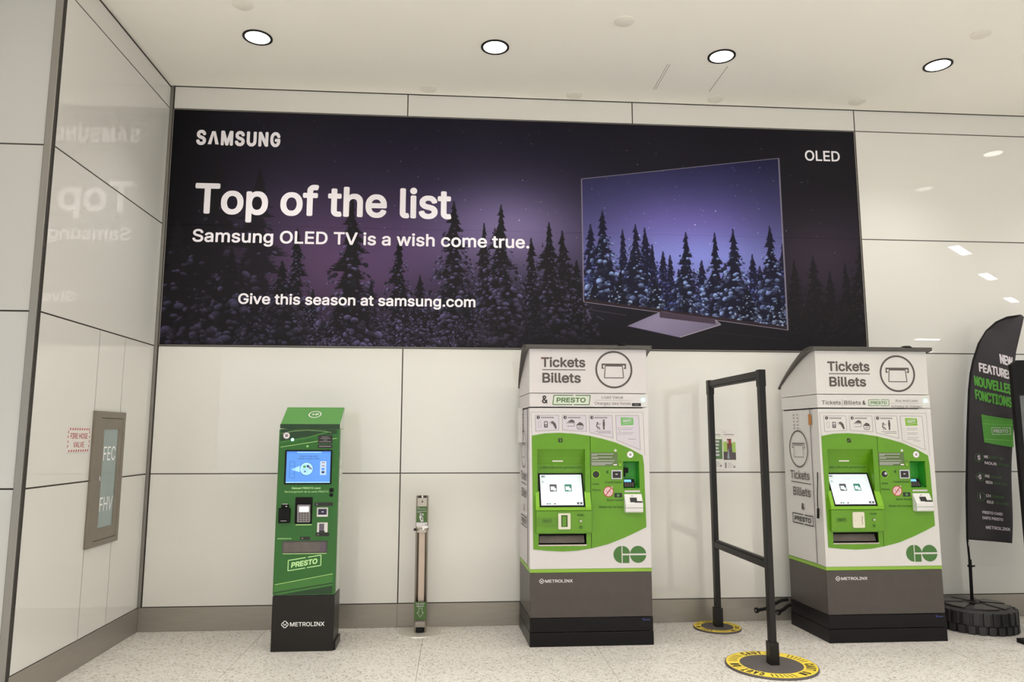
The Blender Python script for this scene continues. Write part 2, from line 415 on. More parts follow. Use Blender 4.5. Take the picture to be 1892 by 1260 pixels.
# ------------------------------------------------------------------ billboard
BX0, BX1, BZ0, BZ1 = 0.034, 5.800, 2.158, 4.094
def forest():
    S = 400; Wd = int((BX1-BX0)*S); Ht = int((BZ1-BZ0)*S)
    X, Z = np.meshgrid(BX0+(np.arange(Wd)+.5)/S, BZ0+(np.arange(Ht)+.5)/S)
    def gl(cx, cz, sx, sz): return np.exp(-((X-cx)/sx)**2-((Z-cz)/sz)**2)
    def add(img, g, c): img += g[..., None]*np.array(c, float)
    img = np.zeros((Ht, Wd, 3)); img += (23, 21, 29)
    add(img, np.clip(gl(2.3, 3.6, 2.0, .7), 0, 1), (6, 5, 18))
    add(img, gl(2.8, 3.15, .62, .40), (84, 76, 98)); add(img, gl(1.25, 2.85, .75, .62), (58, 38, 60)); add(img, gl(2.05, 2.9, .6, .5), (34, 24, 40))
    add(img, gl(5.45, 2.95, .5, .4), (34, 25, 31)); add(img, gl(3.3, 2.9, .5, .5), (22, 18, 30))
    img *= (1-0.55*np.exp(-((X-BX0)/.35)**2))[..., None]
    def stars(img, n, x0, x1, z0, z1, br):
        for _ in range(n):
            i = int((rng.uniform(z0, z1)-BZ0)*S); j = int((rng.uniform(x0, x1)-BX0)*S); b = rng.uniform(.3, 1)**2*br; s = 3 if rng.rand() < .25 else 2
            if 0 <= i < Ht-2 and 0 <= j < Wd-2: img[i:i+s, j:j+s] += b
    stars(img, 170, .6, 5.6, 3.0, 4.05, 130)
    def tree(img, x, za, k, wmax, dark, snow, dens, big, fade):
        d = za-BZ0; lay = rng.uniform(.5, 1.15, (400, 2)); sway = rng.uniform(-.012, .012, 400)
        i1 = int((za-BZ0)*S); xs = BX0+(np.arange(Wd)+.5)/S
        ph = rng.uniform(0, 6); 
        nz = rng.uniform(.6, 1.15, 4000)
        for i in range(0, min(i1, Ht)):
            dd = za-(BZ0+(i+.5)/S)
            per = 0.045+dd*0.05
            saw = (dd/per+ph) % 1
            L1 = int(dd/per+ph); L2 = int(dd/per*1.13+ph+.4); w = min(wmax, k*.9*dd**.9)
            saw2 = (dd/per*1.13+ph+.4) % 1
            wl = w*(lay[L1 % 400, 0]*(.45+.5*saw))*(.8+.4*rng.rand())+.003; wr = w*(lay[L2 % 400, 1]*(.45+.5*saw2))*(.8+.4*rng.rand())+.003
            a = max(0, int((x-wl-BX0)*S)); b = min(Wd, int((x+wr-BX0)*S)+1)
            if b > a:
                al = fade*(1 if dd > .05 else .8)
                img[i, a:b] = img[i, a:b]*(1-al)+np.array(dark)*al
        n = int(dens*.8*(wmax*.8*d)/((0.006+big*.45*min(d, 1))**2))
        for _ in range(n):
            dd = d*math.sqrt(rng.uniform(.03, 1)); w = min(wmax, k*dd**.85)*.92
            cx = x+rng.uniform(-1, 1)*w; cz = za-dd
            r = rng.uniform(.3, 1)*(0.006+big*min(dd, 1.2)); ry = r*rng.uniform(.5, 1.0); ang = (cx-x)/max(w, .01)*-.9
            R = int(r*S)+2; ci = int((cz-BZ0)*S); cj = int((cx-BX0)*S)
            a0, a1, b0, b1 = max(0, ci-R), min(Ht, ci+R+1), max(0, cj-R), min(Wd, cj+R+1)
            if a1 <= a0 or b1 <= b0: continue
            jj, ii = np.meshgrid(np.arange(b0, b1)-cj, np.arange(a0, a1)-ci)
            u = (jj*math.cos(ang)+ii*math.sin(ang))/(r*S); v = (-jj*math.sin(ang)+ii*math.cos(ang))/(ry*S)
            q = u*u+v*v+rng.uniform(-.12, .12, u.shape)
            lum = np.clip(.35+.55*v-.25*u*np.sign(.3)+.25*np.sqrt(np.clip(1-q, 0, 1)), 0.0, 1)*rng.choice([.12, .35, .7, 1.0])
            al = ((q < 1)*fade*(v > -.75)*.9)[..., None]
            c = np.array(dark)*(1-lum[..., None])+np.array(snow)*lum[..., None]
            img[a0:a1, b0:b1] = img[a0:a1, b0:b1]*(1-al)+c*al
    D = (24, 21, 27); S1 = (122, 114, 168); S0 = (88, 84, 122)
    T = [(1.06, 3.12, .24, .17, D, S1, .8, .022, 1), (1.88, 3.08, .24, .15, D, S1, .8, .022, 1), (2.57, 3.20, .2, .10, D, S1, .8, .02, 1), (2.96, 3.08, .25, .14, D, S1, .8, .022, 1),
         (3.22, 3.15, .28, .2, D, S1, .8, .022, 1), (1.66, 2.7, .3, .2, D, S1, .9, .025, 1), (1.2, 2.62, .35, .22, D, S1, .9, .03, 1), (3.34, 2.9, .3, .2, D, S1, .6, .022, 1),
         (.74, 3.62, .34, .34, D, S0, .12, .035, .85), (.40, 3.74, .36, .34, D, S0, .12, .035, .85), (.12, 3.2, .4, .3, D, S0, .3, .05, 1),
         (1.49, 3.40, .27, .26, D, S1, .32, .03, 1), (2.32, 3.38, .28, .28, D, S1, .62, .026, 1), (2.71, 3.36, .26, .28, D, S1, .55, .028, 1), (3.11, 3.22, .28, .25, D, S1, .5, .026, 1),
         (2.05, 2.75, .3, .2, D, S1, .9, .03, 1), (2.45, 2.62, .35, .25, D, S1, .8, .035, 1), (.95, 2.85, .38, .28, D, S0, .6, .055, 1), (.55, 2.95, .42, .34, D, S0, .5, .07, 1),
         (.3, 2.7, .4, .3, D, S0, .5, .08, 1), (.75, 2.55, .4, .28, D, S0, .6, .08, 1), (1.4, 2.5, .4, .25, D, S1, .6, .05, 1), (1.95, 2.45, .4, .25, D, S1, .6, .05, 1), (3.0, 2.6, .4, .3, D, S0, .7, .035, 1)]
    D2 = (27, 23, 28); S2 = (58, 52, 62)
    T += [(5.20, 2.94, .25, .13, D2, S2, .4, .02, .9), (5.37, 2.98, .3, .2, D2, S2, .4, .02, .9), (5.51, 2.85, .25, .12, D2, S2, .4, .02, .9), (5.65, 2.92, .25, .14, D2, S2, .4, .02, .9), (5.80, 3.12, .35, .25, D2, S2, .5, .03, .9), (5.3, 2.6, .4, .3, D2, S2, .3, .03, .9), (5.6, 2.6, .4, .3, D2, S2, .4, .03, .9)]
    for t in T: tree(img, *t)
    k = np.clip((Z-BZ0)/.42, 0, 1)**.7; k = np.maximum(k, np.clip(1-(X-2.2)/1.2, 0, 1)*.9)
    img = img*k[..., None]+np.array((27, 24, 27))*(1-k[..., None])
    # the pictured screen
    tv = np.zeros((Ht, Wd, 3)); t = np.clip((Z-2.95)/.85, 0, 1)[..., None]
    tv += (1-t)*np.array((112, 112, 176))+t*np.array((34, 33, 72))
    add(tv, gl(4.25, 3.25, .75, .22), (14, 4, 16)); add(tv, gl(4.4, 2.95, .7, .22), (14, 22, 34)); tv *= (1-.25*np.clip(np.abs(X-4.3)-.3, 0, 1))[..., None]
    stars(tv, 90, 3.4, 5.1, 3.0, 3.8, 150)
    DT = (22, 20, 44); ST = (150, 178, 250); SD = (100, 118, 204)
    for q in ((3.46, 3.21, .25, .12), (3.73, 3.17, .22, .10), (3.92, 3.19, .24, .12), (3.98, 3.05, .25, .12), (4.07, 2.99, .26, .14), (4.13, 2.96, .2, .1), (4.84, 2.98, .26, .14), (3.62, 2.95, .25, .12), (5.11, 3.08, .3, .15), (4.40, 2.92, .3, .14), (4.6, 2.90, .3, .14), (4.9, 2.88, .3, .14), (4.20, 2.84, .35, .15), (3.80, 2.98, .3, .14)):
        tree(tv, *q, DT, SD, 1.6, .034, 1)
    for q in ((3.56, 3.33, .26, .18), (3.84, 3.22, .25, .17), (4.27, 3.16, .27, .20), (4.52, 3.16, .23, .14), (4.68, 3.20, .27, .19), (5.0, 3.23, .25, .19)):
        tree(tv, *q, (20, 19, 40), (165, 194, 255), 1.1, .040, 1)
    for q in ((3.7, 2.80, .4, .2), (4.0, 2.78, .4, .22), (4.25, 2.68, .4, .2), (4.78, 2.72, .4, .2), (5.05, 2.68, .35, .2), (3.48, 2.72, .4, .2)):
        tree(tv, *q, (18, 17, 34), (190, 216, 255), 1.0, .050, 1)
    def inside(P):
        m = np.ones((Ht, Wd), bool)
        for (a, b), (c, d) in zip(P, P[1:]+P[:1]): m &= ((c-a)*(Z-b)-(d-b)*(X-a)) <= 0
        return m
    Q = [(3.388, 3.599), (5.112, 3.833), (5.119, 2.333), (3.394, 2.547)]
    m = inside(Q); img[m] = tv[m]
    strip = m & (Z < 2.575+(X-3.39)*-.124); img[strip] = (44, 32, 38)
    def ln(a, b, w, c, o=1.0):
        ax, az = a; bx, bz = b; L = math.hypot(bx-ax, bz-az); tt = ((X-ax)*(bx-ax)+(Z-az)*(bz-az))/L; dd = np.abs((X-ax)*(bz-az)-(Z-az)*(bx-ax))/L
        q = np.clip(1.5-dd/(w/2), 0, 1)*((tt > 0) & (tt < L))*o; img[:] = img*(1-q[..., None])+np.array(c)*q[..., None]
    for a, b, w in ((Q[0], Q[1], .006), (Q[1], Q[2], .013), (Q[2], Q[3], .006), (Q[3], Q[0], .009)): ln(a, b, w, (136, 128, 146))
    st = [(4.046, 2.478), (4.50, 2.415), (4.545, 2.372), (4.196, 2.262), (3.757, 2.352)]
    mm = inside([st[4], st[0], st[1], st[2], st[3]]); sh = np.clip((X-3.757)/.8+(2.44-Z)*1.4, 0, 1)
    img[mm] = (np.array((150, 140, 172))*(1-.30*np.abs(sh-.35))[..., None])[mm]
    m3 = inside([(4.03, 2.478), (4.50, 2.42), (4.50, 2.375), (4.03, 2.425)]); img[m3] = (74, 60, 76)
    ln(st[2], st[3], .007, (176, 164, 178)); ln(st[4], st[3], .005, (128, 116, 150)); ln((4.50, 2.41), (4.545, 2.372), .01, (150, 140, 150))
    ln((3.394, 2.49), (3.75, 2.44), .004, (96, 90, 104), .8); ln((3.394, 2.49), (3.394, 2.36), .004, (90, 84, 98), .6); ln((4.45, 2.31), (5.12, 2.25), .004, (60, 55, 62), .6)
    ln((3.42, 2.47), (3.45, 2.41), .02, (96, 92, 120), .7); ln((3.50, 2.43), (3.56, 2.40), .006, (96, 92, 120), .7)
    tvm_ = m[..., None]; img = img*np.where(tvm_, .97, .90)
    img = np.clip(img, 0, 255)
    a = np.ones((Ht, Wd, 4), np.float32); a[..., :3] = img/255
    im = bpy.data.images.new('night_forest_print', Wd, Ht); im.pixels.foreach_set(a.ravel()); im.update(); im.pack()
    return im
bill = thing('billboard', 'wide dark purple billboard print of a snowy night forest with a television set', 'billboard', (0, -0.001, 0))
me = bpy.data.meshes.new('printed_film'); zc = ZL[3]
vz = [BZ0, zc-0.003, zc, zc+0.003, BZ1]; vy = [-0.0035, -0.0035, -0.0015, -0.0035, -0.0035]
V = [(x, vy[i], z) for i, z in enumerate(vz) for x in (BX0, BX1)]
me.from_pydata(V, [], [(2*i, 2*i+1, 2*i+3, 2*i+2) for i in range(4)])
uv = me.uv_layers.new(name='UVMap')
for lp in me.loops:
    v = me.vertices[lp.vertex_index].co; uv.data[lp.index].uv = ((v.x-BX0)/(BX1-BX0), (v.z-BZ0)/(BZ1-BZ0))
mp = bpy.data.materials.new('printed_forest_film'); mp.use_nodes = True; nt = mp.node_tree; b = nt.nodes['Principled BSDF']
ti = nt.nodes.new('ShaderNodeTexImage'); ti.image = forest(); ti.interpolation = 'Linear'; nt.links.new(ti.outputs[0], b.inputs['Base Color']); b.inputs['Roughness'].default_value = 0.42; b.inputs['Specular IOR Level'].default_value = 0.15
me.materials.append(mp); o = bpy.data.objects.new('printed_film', me); COL.objects.link(o); o.parent = bill
fr = MB()
fr.box(BX0-0.006, BX1+0.006, -0.006, 0, BZ1, BZ1+0.005, M_trim).box(BX0-0.006, BX1+0.006, -0.006, 0, BZ0-0.005, BZ0, M_trim)
fr.box(BX0-0.006, BX0, -0.006, 0, BZ0-0.005, BZ1+0.005, M_trim).box(BX1, BX1+0.006, -0.006, 0, BZ0-0.005, BZ1+0.005, M_trim)
lab(fr.build('edge_trim', bill), 'thin grey metal edge trim')
M_btxt = mat('billboard_white_ink', (240, 234, 240), 0.5)
y = -0.0052
def words_(parent, rows, y, m, name='lettering'):
    mb = MB()
    for r in rows: mb.text(r[0], r[1], r[2], r[3], m, r[4] if len(r) > 4 else None, y, r[5] if len(r) > 5 else 0.0)
    return mb.build(name, parent, fix=False)
# wordmark with an A that has no crossbar
mb = MB(); hh = 0.112; zz = 3.806; xx = 0.222
for ch, w in (('S', .078), ('A', .088), ('M', .098), ('S', .078), ('U', .080), ('N', .080), ('G', .082)):
    if ch == 'A': mb.plate([(xx, zz), (xx+.030, zz+hh), (xx+.058, zz+hh), (xx+.088, zz), (xx+.060, zz), (xx+.044, zz+hh*.72), (xx+.028, zz)], M_btxt, y)
    else: mb.text(ch, xx, zz, hh, M_btxt, w, y, 0.035)
    xx += w+.0145
mb.build('wordmark', bill, fix=False)
words_(bill, [('Top of the list', .238, 3.232, .235, 2.062, .022)], y, M_btxt, 'headline')
words_(bill, [('Samsung OLED TV is a wish come true.', .238, 2.992, .098, 2.708, .018)], y, M_btxt, 'tagline')
words_(bill, [('Give this season at samsung.com', .619, 2.492, .080, 1.885, .02)], y, M_btxt, 'web_line')
words_(bill, [('OLED', 5.348, 3.822, .088, .313, .015)], y, M_btxt, 'screen_type_lettering')

# ------------------------------------------------------------------ shared marks
def presto(mb, x0, z0, x1, z1, m, y, w=0.006, slant=0.15, mt=None, tilt=0.0, fill=None, bold=0.03):
    h = z1-z0; L = x1-x0; s = slant*h
    q = lambda u, v: (x0+u*L+s*v, z0+v*h+tilt*u*L)
    if fill: mb.plate([q(0, 0), q(1, 0), q(1, 1), q(0, 1)], fill, y+0.0003)
    mb.poly([q(.53, 0), q(0, 0), q(0, 1), q(.53, 1)], w, m, y); mb.poly([q(.60, 1), q(1, 1), q(1, 0), q(.58, 0)], w, m, y)
    c = q(.09, .27); mb.text('PRESTO', c[0], c[1], h*.46, mt or m, L*.80, y, bold, slope=tilt, shear=.08)
def emblem(mb, x, z, r, m, y):
    """ring of rounded diamond strokes round a V"""
    for a in range(4):
        A0 = math.radians(90*a+45); c, s = math.cos(A0), math.sin(A0)
        for o_ in (1.0,):
            px, pz = x+c*r*.72, z+s*r*.72; mb.line(px-s*r*.62, pz+c*r*.62, px+s*r*.62, pz-c*r*.62, r*.2, m, y)
    mb.poly([(x-r*.38, z+r*.32), (x-r*.22, z-r*.3), (x, z+r*.05), (x+r*.22, z-r*.3), (x+r*.38, z+r*.32)], r*.15, m, y)
def operator_mark(mb, x, z, h, w, m, y):
    emblem(mb, x+h*.8, z+h*.5, h*.95, m, y); mb.text('METROLINX', x+h*2.1, z, h, m, w-h*2.1, y, 0.014)
def ticket_icon(mb, cx, cz, r, m, y, w=0.011, t=0.0045, sx=1.0):
    n = 48
    ring = lambda q: [(cx+q*sx*math.cos(2*math.pi*i/n), cz+q*math.sin(2*math.pi*i/n)) for i in range(n)]
    mb.plate(ring(r), m, y, 0, [ring(r-w)])
    a = r*.66*sx; mb.plate([(cx-a, cz+r*.32), (cx+a, cz+r*.32), (cx+a, cz+r*.04), (cx+a*.8, cz+r*.04), (cx+a*.8, cz+r*.04+t), (cx+a-t*1.2, cz+r*.04+t), (cx+a-t*1.2, cz+r*.32-t*1.5), (cx-a+t*1.2, cz+r*.32-t*1.5), (cx-a+t*1.2, cz+r*.04+t), (cx-a*.8, cz+r*.04+t), (cx-a*.8, cz+r*.04), (cx-a, cz+r*.04)], m, y)
    b = r*.46*sx; mb.line(cx-b*.98, cz+r*.20, cx+b*.98, cz+r*.20, t, m, y)
    mb.poly([(cx-b, cz+r*.20), (cx-b*1.12, cz-r*.44), (cx+b*1.12, cz-r*.44), (cx+b, cz+r*.20)], t*.75, m, y)

M_disp = mat('lit_display_white', (214, 224, 232), 0.3, emit=0.33)
M_dicon = mat('display_dark_icon', (70, 68, 76), 0.4, emit=0.1)
M_dteal = mat('display_green_icon', (30, 120, 96), 0.4, emit=0.2)
M_dgrey = mat('display_grey_text', (190, 196, 204), 0.4, emit=0.5)
M_blue = mat('lit_small_display_blue', (110, 180, 230), 0.3, emit=0.8)
M_led = mat('lit_status_led', (150, 250, 225), 0.3, emit=3.0)
M_olive = mat('olive_label', (90, 112, 66), 0.5)
M_ivory = mat('ivory_plastic', (220, 216, 196), 0.4)
M_billw = mat('white_plastic', (222, 220, 218), 0.35)
M_orange = mat('orange_sticker', (182, 118, 48), 0.5)
M_niche = mat('deep_niche_green', (46, 150, 44), 0.4)
M_shade = mat('mid_green_print', (92, 140, 34), 0.5)

def tvm(x0, y0, var, label):
    Wd, D = 0.872, 0.54; fl = 0.026; fr_ = 0.0 if var == 2 else 0.02
    t = thing('ticket_machine', label, 'ticket machine', (x0, y0, 0), 'two white and green ticket machines')
    def shell(z0, z1, m, name, ins=0.0, ystart=0.0, **k):
        pl = [(ins, ystart+ins), (Wd-ins, ystart+ins), (Wd-ins+fr_, D-ins), (ins-fl, D-ins)]
        V = [(a, b_, z) for z in (z0, z1) for a, b_ in pl]
        return MB().add(V, [(3, 2, 1, 0), (4, 5, 6, 7), (0, 1, 5, 4), (1, 2, 6, 5), (2, 3, 7, 6), (3, 0, 4, 7)], m).build(name, t, **k)
    shell(0.0, .094, M_black, 'plinth', -0.002, bevel=0.003)
    shell(.097, .189, M_black, 'plinth', 0.0, bevel=0.003)
    shell(.090, 2.0-.3, M_blackr, 'inner_frame', 0.012, .12)
    shell(.192, .497, M_grey, 'lower_cabinet', 0.002, bevel=0.004)
    lab(shell(.499, .522, M_stripe, 'colour_stripe', 0.001), 'thin lime green stripe')
    Wm = M_white if var == 1 else M_white2
    shell(.524, 1.652, Wm, 'cabinet', 0.002, .12, bevel=0.003)
    shell(1.661, 1.757, Wm, 'sign_band', 0.0, bevel=0.003)
    # head box and roof
    hp = [(0.0, 1.761), (0.0, 2.084), (.06, 2.080), (.17, 2.042), (.28, 1.992), (.40, 1.931), (D, 1.848), (D, 1.761)]
    mb = MB(); n = len(hp)
    V = [(-fl*a/D, a, z) for a, z in hp]+[(Wd+fr_*a/D-.006, a, z) for a, z in hp]
    tr = tessellate_polygon([[Vector((a, z, 0)) for a, z in hp]])
    mb.add(V, [tuple(q) for q in tr]+[tuple(n+i for i in q) for q in tr]+[(i, (i+1) % n, n+(i+1) % n, n+i) for i in range(n)], Wm)
    mb.build('sign_box', t, bevel=0.003)
    rp = [(-.046, .02, 2.106, .018), (-.040, -.016, 2.110, .024), (-.02, -.032, 2.112, .026), (.03, -.038, 2.109, .027), (.09, -.038, 2.097, .027), (.17, -.037, 2.066, .026), (.28, -.035, 2.014, .024), (.40, -.032, 1.950, .021), (.50, -.028, 1.890, .017), (.572, -.024, 1.842, .013)]
    V = []
    for a, ov, z, th in rp: V += [(ov-.01, a, z), (Wd-ov, a, z), (Wd-ov, a, z-th), (ov-.01, a, z-th)]
    Fs = []
    for i in range(len(rp)-1):
        b_ = 4*i
        for k in range(4): Fs.append((b_+k, b_+(k+1) % 4, b_+4+(k+1) % 4, b_+4+k))
    Fs += [(0, 1, 2, 3), tuple(4*(len(rp)-1)+k for k in (3, 2, 1, 0))]
    mb = MB().add(V, Fs, M_roof); mb.build('roof', t, smooth=True)
    lx = .675 if var == 1 else .70
    MB().lathe([(0.001, .012), (.03, .010), (.042, 0)], M_black, c=(lx, -.02, 2.110), n=20).build('roof_lock', t, smooth=True)
    # front
    GL = [(0.016, 1.453), (0.113, 1.470), (0.214, 1.474), (0.324, 1.468), (0.4375, 1.452)]
    GR = [(0.4415, 1.451), (0.535, 1.430), (0.628, 1.404), (0.729, 1.362), (0.822, 1.312), (0.830, 1.25), (0.838, 0.806)]
    GB = [(0.760, 0.770), (0.675, 0.733), (0.557, 0.690), (0.4415, 0.663)]
    GBL = [(0.4375, 0.6625), (0.340, 0.648), (0.233, 0.643), (0.125, 0.649), (0.025, 0.659)]
    MB().rect(0.001, Wd-.002, .524, 1.652, Wm, 0.0, .122, [GL+GR+GB+GBL]).build('front_panel', t)
    lefth = [(.055, .94), (.400, .94), (.400, 1.358), (.055, 1.358)]; sloth = [(.063, .691), (.404, .691), (.404, .765), (.063, .765)]; nicheh = [(.677, 1.079), (.795, 1.079), (.795, 1.271), (.677, 1.271)]
    MB().plate(GL+GBL, M_green, -.004, .012, [lefth, sloth]).build('left_fascia', t)
    MB().plate(GR+GB, M_green, -.0035, .012, [nicheh]).build('right_fascia', t)
    # screen bay
    mb = MB(); x_0, x_1 = .055, .400
    P = [(0.006, 1.358), (.045, 1.300), (.074, 1.246), (.076, 1.180), (0.006, .975), (0.006, .94)]
    V = [(x_0, a, z) for a, z in P]+[(x_1, a, z) for a, z in P]; n = len(P)
    mb.add(V, [(i, i+1, n+i+1, n+i) for i in range(n-1)]+[tuple(range(n)), tuple(n+i for i in reversed(range(n)))][:0], M_green)
    mb.add([(x_0, a, z) for a, z in P], [tuple(range(n))], M_green).add([(x_1, a, z) for a, z in P], [tuple(range(n))], M_green)
    bay = mb.build('screen_bay', t, fix=False)
    words_(bay, [('1.888.438.6646 gotransit.com', x_0+.03, 1.218, .014, .30, .02)], .0735, M_tg, 'bay_lettering')
    mb = MB(frame((0, .0595, 1.27), (1, 0, 0), (0, -.47, .88)))
    mb.rect(.172, .25, -.004, .006, M_wt, 0.0); mb.disc(.20, -.03, .004, M_green2, 0); mb.build('bay_sticker', bay, fix=False)
    # tilted screen
    d = Vector((0, .072+.034, 1.184-.954)); hl = d.length; zdir = d.normalized()
    FR = frame((0, -.036, .954), (1, 0, 0), zdir)
    scr = MB(FR).rect(.068, .392, 0, hl, M_blackr, 0.0, .012, r=.004).build('touch_screen', t)
    dm = MB(FR); dm.rect(.080, .381, .012, hl-.012, M_disp, -.0008)
    dm.build('display', scr, fix=False)
    ic = MB(FR); yy = -.0014
    for cx, mm in ((.172, M_dicon), (.280, M_dteal)):
        ic.rect(cx-.025, cx+.025, hl*.45, hl*.66, mm, yy, r=.004); ic.rect(cx-.019, cx+.010, hl*.49, hl*.60, M_disp, yy-.0004); ic.rect(cx+.002, cx+.02, hl*.47, hl*.55, M_disp, yy-.0004)
    ic.text('GO', .090, hl-.032, .012, M_dicon, .026, yy, .05); ic.rect(.10, .112, hl*.70, hl*.73, M_dgrey, yy); ic.disc(.098, hl*.74, .006, M_dicon, yy, ri=.004)
    ic.rect(.335, .374, .018, .034, M_dicon, yy); ic.disc(.354, .026, .005, M_disp, yy-.0004); ic.line(.09, .040, .37, .040, .0012, M_dgrey, yy)
    for i in range(4): ic.rect(.12+.017*i, .131+.017*i, .018, .027, [M_dicon, M_dteal, M_dgrey, M_dicon][i], yy)
    if var == 2:
        ic.rect(.19, .25, hl*.80, hl*.815, M_dgrey, yy); ic.line(.09, hl-.045, .37, hl-.045, .0012, M_dgrey, yy)
    ic.build('screen_icons', scr, fix=False)
    # console round the screen
    wp = [(0, 1.062), (-.043, .955), (-.043, .930), (0, .930)]
    mb = MB().prism(wp, .040, .067, M_green2).prism(wp, .393, .436, M_green2).box(.067, .393, -.043, 0, .930, .952, M_green2)
    lab(mb.build('console_bezel', t, bevel=.002), 'bright lime screen surround')
    blk = MB().prism([(0, .927), (-.034, .927), (-.026, .773), (0, .773)], .044, .438, M_green).build('console_block', t, bevel=.002)
    mb = MB(); yb = -.036
    if var == 1: mb.rect(.052, .195, .825, .876, M_shade, yb+.001)
    presto(mb, .085, .845, .152, .868, M_tg, yb, .002, 0, bold=.04)
    mb.text('Audio', .332, .892, .0125, M_tg, .05, yb, .03); mb.disc(.360, .812, .011, M_tg, yb+.003, ri=.0085, n=20); mb.rect(.357, .363, .806, .818, M_tg, yb+.003)
    mb.build('console_lettering', blk, fix=False)
    MB().lathe([(0.0005, .016), (.008, .014), (.011, .006), (.011, 0)], M_chrome, n=16, c=(0, 0, 0)).build('audio_jack', blk, smooth=True).matrix_local = Matrix.Translation((.359, -.028, .856)) @ Matrix.Rotation(math.pi/2, 4, 'X')
    rd = MB().rect(.198, .285, .800, .911, M_ivory, -.043, .015, r=.008).build('card_slot', blk, bevel=.0015)
    mb = MB()
    if var == 1:
        mb.rect(.219, .264, .817, .898, M_tg, -.0436); mb.rect(.228, .254, .822, .890, M_shade, -.0440)
    else:
        mb.poly([(.262, .882), (.270, .872), (.262, .850), (.270, .835), (.262, .822)], .003, M_text, -.0436); mb.rect(.210, .222, .850, .856, M_pink, -.0436)
    mb.build('slot_opening', rd, fix=False)
    # ticket tray
    tr_ = MB(); a, b_, c, dd = .063, .404, .691, .765
    tr_.add([(a, .006, c), (b_, .006, c), (b_, .006, dd), (a, .006, dd), (a, .10, c), (b_, .10, c), (b_, .10, dd), (a, .10, dd)], [(0, 1, 5, 4), (1, 2, 6, 5), (2, 3, 7, 6), (3, 0, 4, 7), (4, 5, 6, 7)], M_dark)
    tray = tr_.build('ticket_tray', t, fix=False)
    MB(frame((0, .010, .694), (1, 0, 0), (0, .35, .94))).rect(a+.006, b_-.012, .006, .058, M_glassd, 0, .002).build('flap', tray)
    MB().box(a-.001, b_+.001, -.006, .004, .681, .691, M_steel).build('tray_lip', tray)
    # right half controls
    y1 = -.0045
    mb = MB().rect(.440, .637, 1.236, 1.333, M_olive, y1)
    for i, (z, l) in enumerate(((1.322, .16), (1.314, .04), (1.300, .15), (1.292, .05), (1.276, .17), (1.262, .16), (1.254, .15), (1.246, .10))): mb.rect(.447, .447+l, z-.0015, z+.0015, M_lilac, y1-.0004)
    mb.rect(.607, .632, 1.242, 1.250, M_wt, y1-.0004)
    lab(mb.build('information_label', t, fix=False), 'olive information label with fine white lines')
    mb = MB().rect(.643, .668, 1.230, 1.275, M_textd, y1).rect(.6455, .6655, 1.233, 1.272, M_green2, y1-.0003); mb.disc(.6555, 1.262, .005, M_textd, y1-.0006); mb.build('card_sticker', t, fix=False)
    mb = MB(); mb.disc(.478, 1.178, .031, M_green2, y1-.002, .004, .024); mb.disc(.478, 1.178, .024, M_dark, y1-.001); 
    if var == 2: mb.disc(.487, 1.182, .010, M_chrome, y1-.0015)
    mb.build('coin_slot', t)
    mb = MB(); mb.rect(.589, .666, 1.145, 1.209, M_chrome, -.012, .012, r=.003); rdr = mb.build('card_reader', t, bevel=.001)
    mb = MB().rect(.598, .657, 1.153, 1.200, M_textd, -.0125); mb.rect(.618, .634, 1.176, 1.183, M_lilac, -.0128); mb.build('reader_mouth', rdr, fix=False)
    mb = MB(); mb.plate([(.548, 1.195), (.568, 1.180), (.568, 1.210)], M_tg, y1)
    mb.text('Credit/Debit', .541, 1.115, .014, M_tg, .126, y1, .02); mb.text('Coins', .450, 1.104, .014, M_tg, .05, y1, .02); mb.text('Pièces', .449, 1.062, .013, M_tg, .062, y1, .02)
    mb.text('Bank Notes', .555, .990, .014, M_tg, .116, y1, .02); mb.text('Billets de banque', .496, .942, .014, M_tg, .174, y1, .02)
    mb.build('control_lettering', t, fix=False)
    mb = MB().disc(.567, 1.056, .037, M_red, y1-.0002, ri=.032); mb.disc(.567, 1.056, .032, M_pink, y1); mb.line(.546, 1.030, .588, 1.082, .006, M_red, y1-.0004)
    mb.poly([(.548, 1.068), (.560, 1.050), (.574, 1.068), (.584, 1.048)], .004, M_line, y1-.0002); mb.plate([(.588, 1.085), (.594, 1.098), (.600, 1.083)], M_pink, y1)
    lab(mb.build('prohibition_sticker', t, fix=False), 'round pink sticker with a red diagonal bar')
    mb = MB().rect(.609, .665, 1.015, 1.046, M_textd, y1); mb.disc(.637, 1.030, .009, M_pgreen, y1-.0003); mb.rect(.6345, .6395, 1.024, 1.036, M_textd, y1-.0006); mb.build('bank_note_sticker', t, fix=False)
    # pin pad niche
    nb = MB(); a, b_, c, dd = .677, .795, 1.079, 1.271
    nb.add([(a, .006, c), (b_, .006, c), (b_, .006, dd), (a, .006, dd), (a+.006, .075, c+.025), (b_-.006, .075, c+.025), (b_-.006, .075, dd-.015), (a+.006, .075, dd-.015)], [(0, 1, 5, 4), (1, 2, 6, 5), (2, 3, 7, 6), (3, 0, 4, 7), (4, 5, 6, 7)], M_niche)
    ni = nb.build('keypad_niche', t, fix=False)
    kp = MB(frame((0, .012, 1.086), (1, 0, 0), (0, .45, .89)))
    kp.rect(.685, .765, 0, .062, M_blackr, 0, .012); kp.rect(.690, .742, .040, .058, M_blue, -.0006)
    for i in range(4):
        for j in range(3): kp.rect(.690+.018*i, .704+.018*i, .005+.011*j, .013+.011*j, M_text, -.0006)
    kp.build('keypad', ni)
    if var == 1: MB().box(.684, .700, .03, .072, 1.16, 1.222, M_blackr).box(.700, .727, .045, .072, 1.185, 1.222, M_blackr).build('reader_bracket', ni, bevel=.003)
    MB().rect(.685, .797, 1.052, 1.064, M_lilac, y1).build('note_strip', t, fix=False)
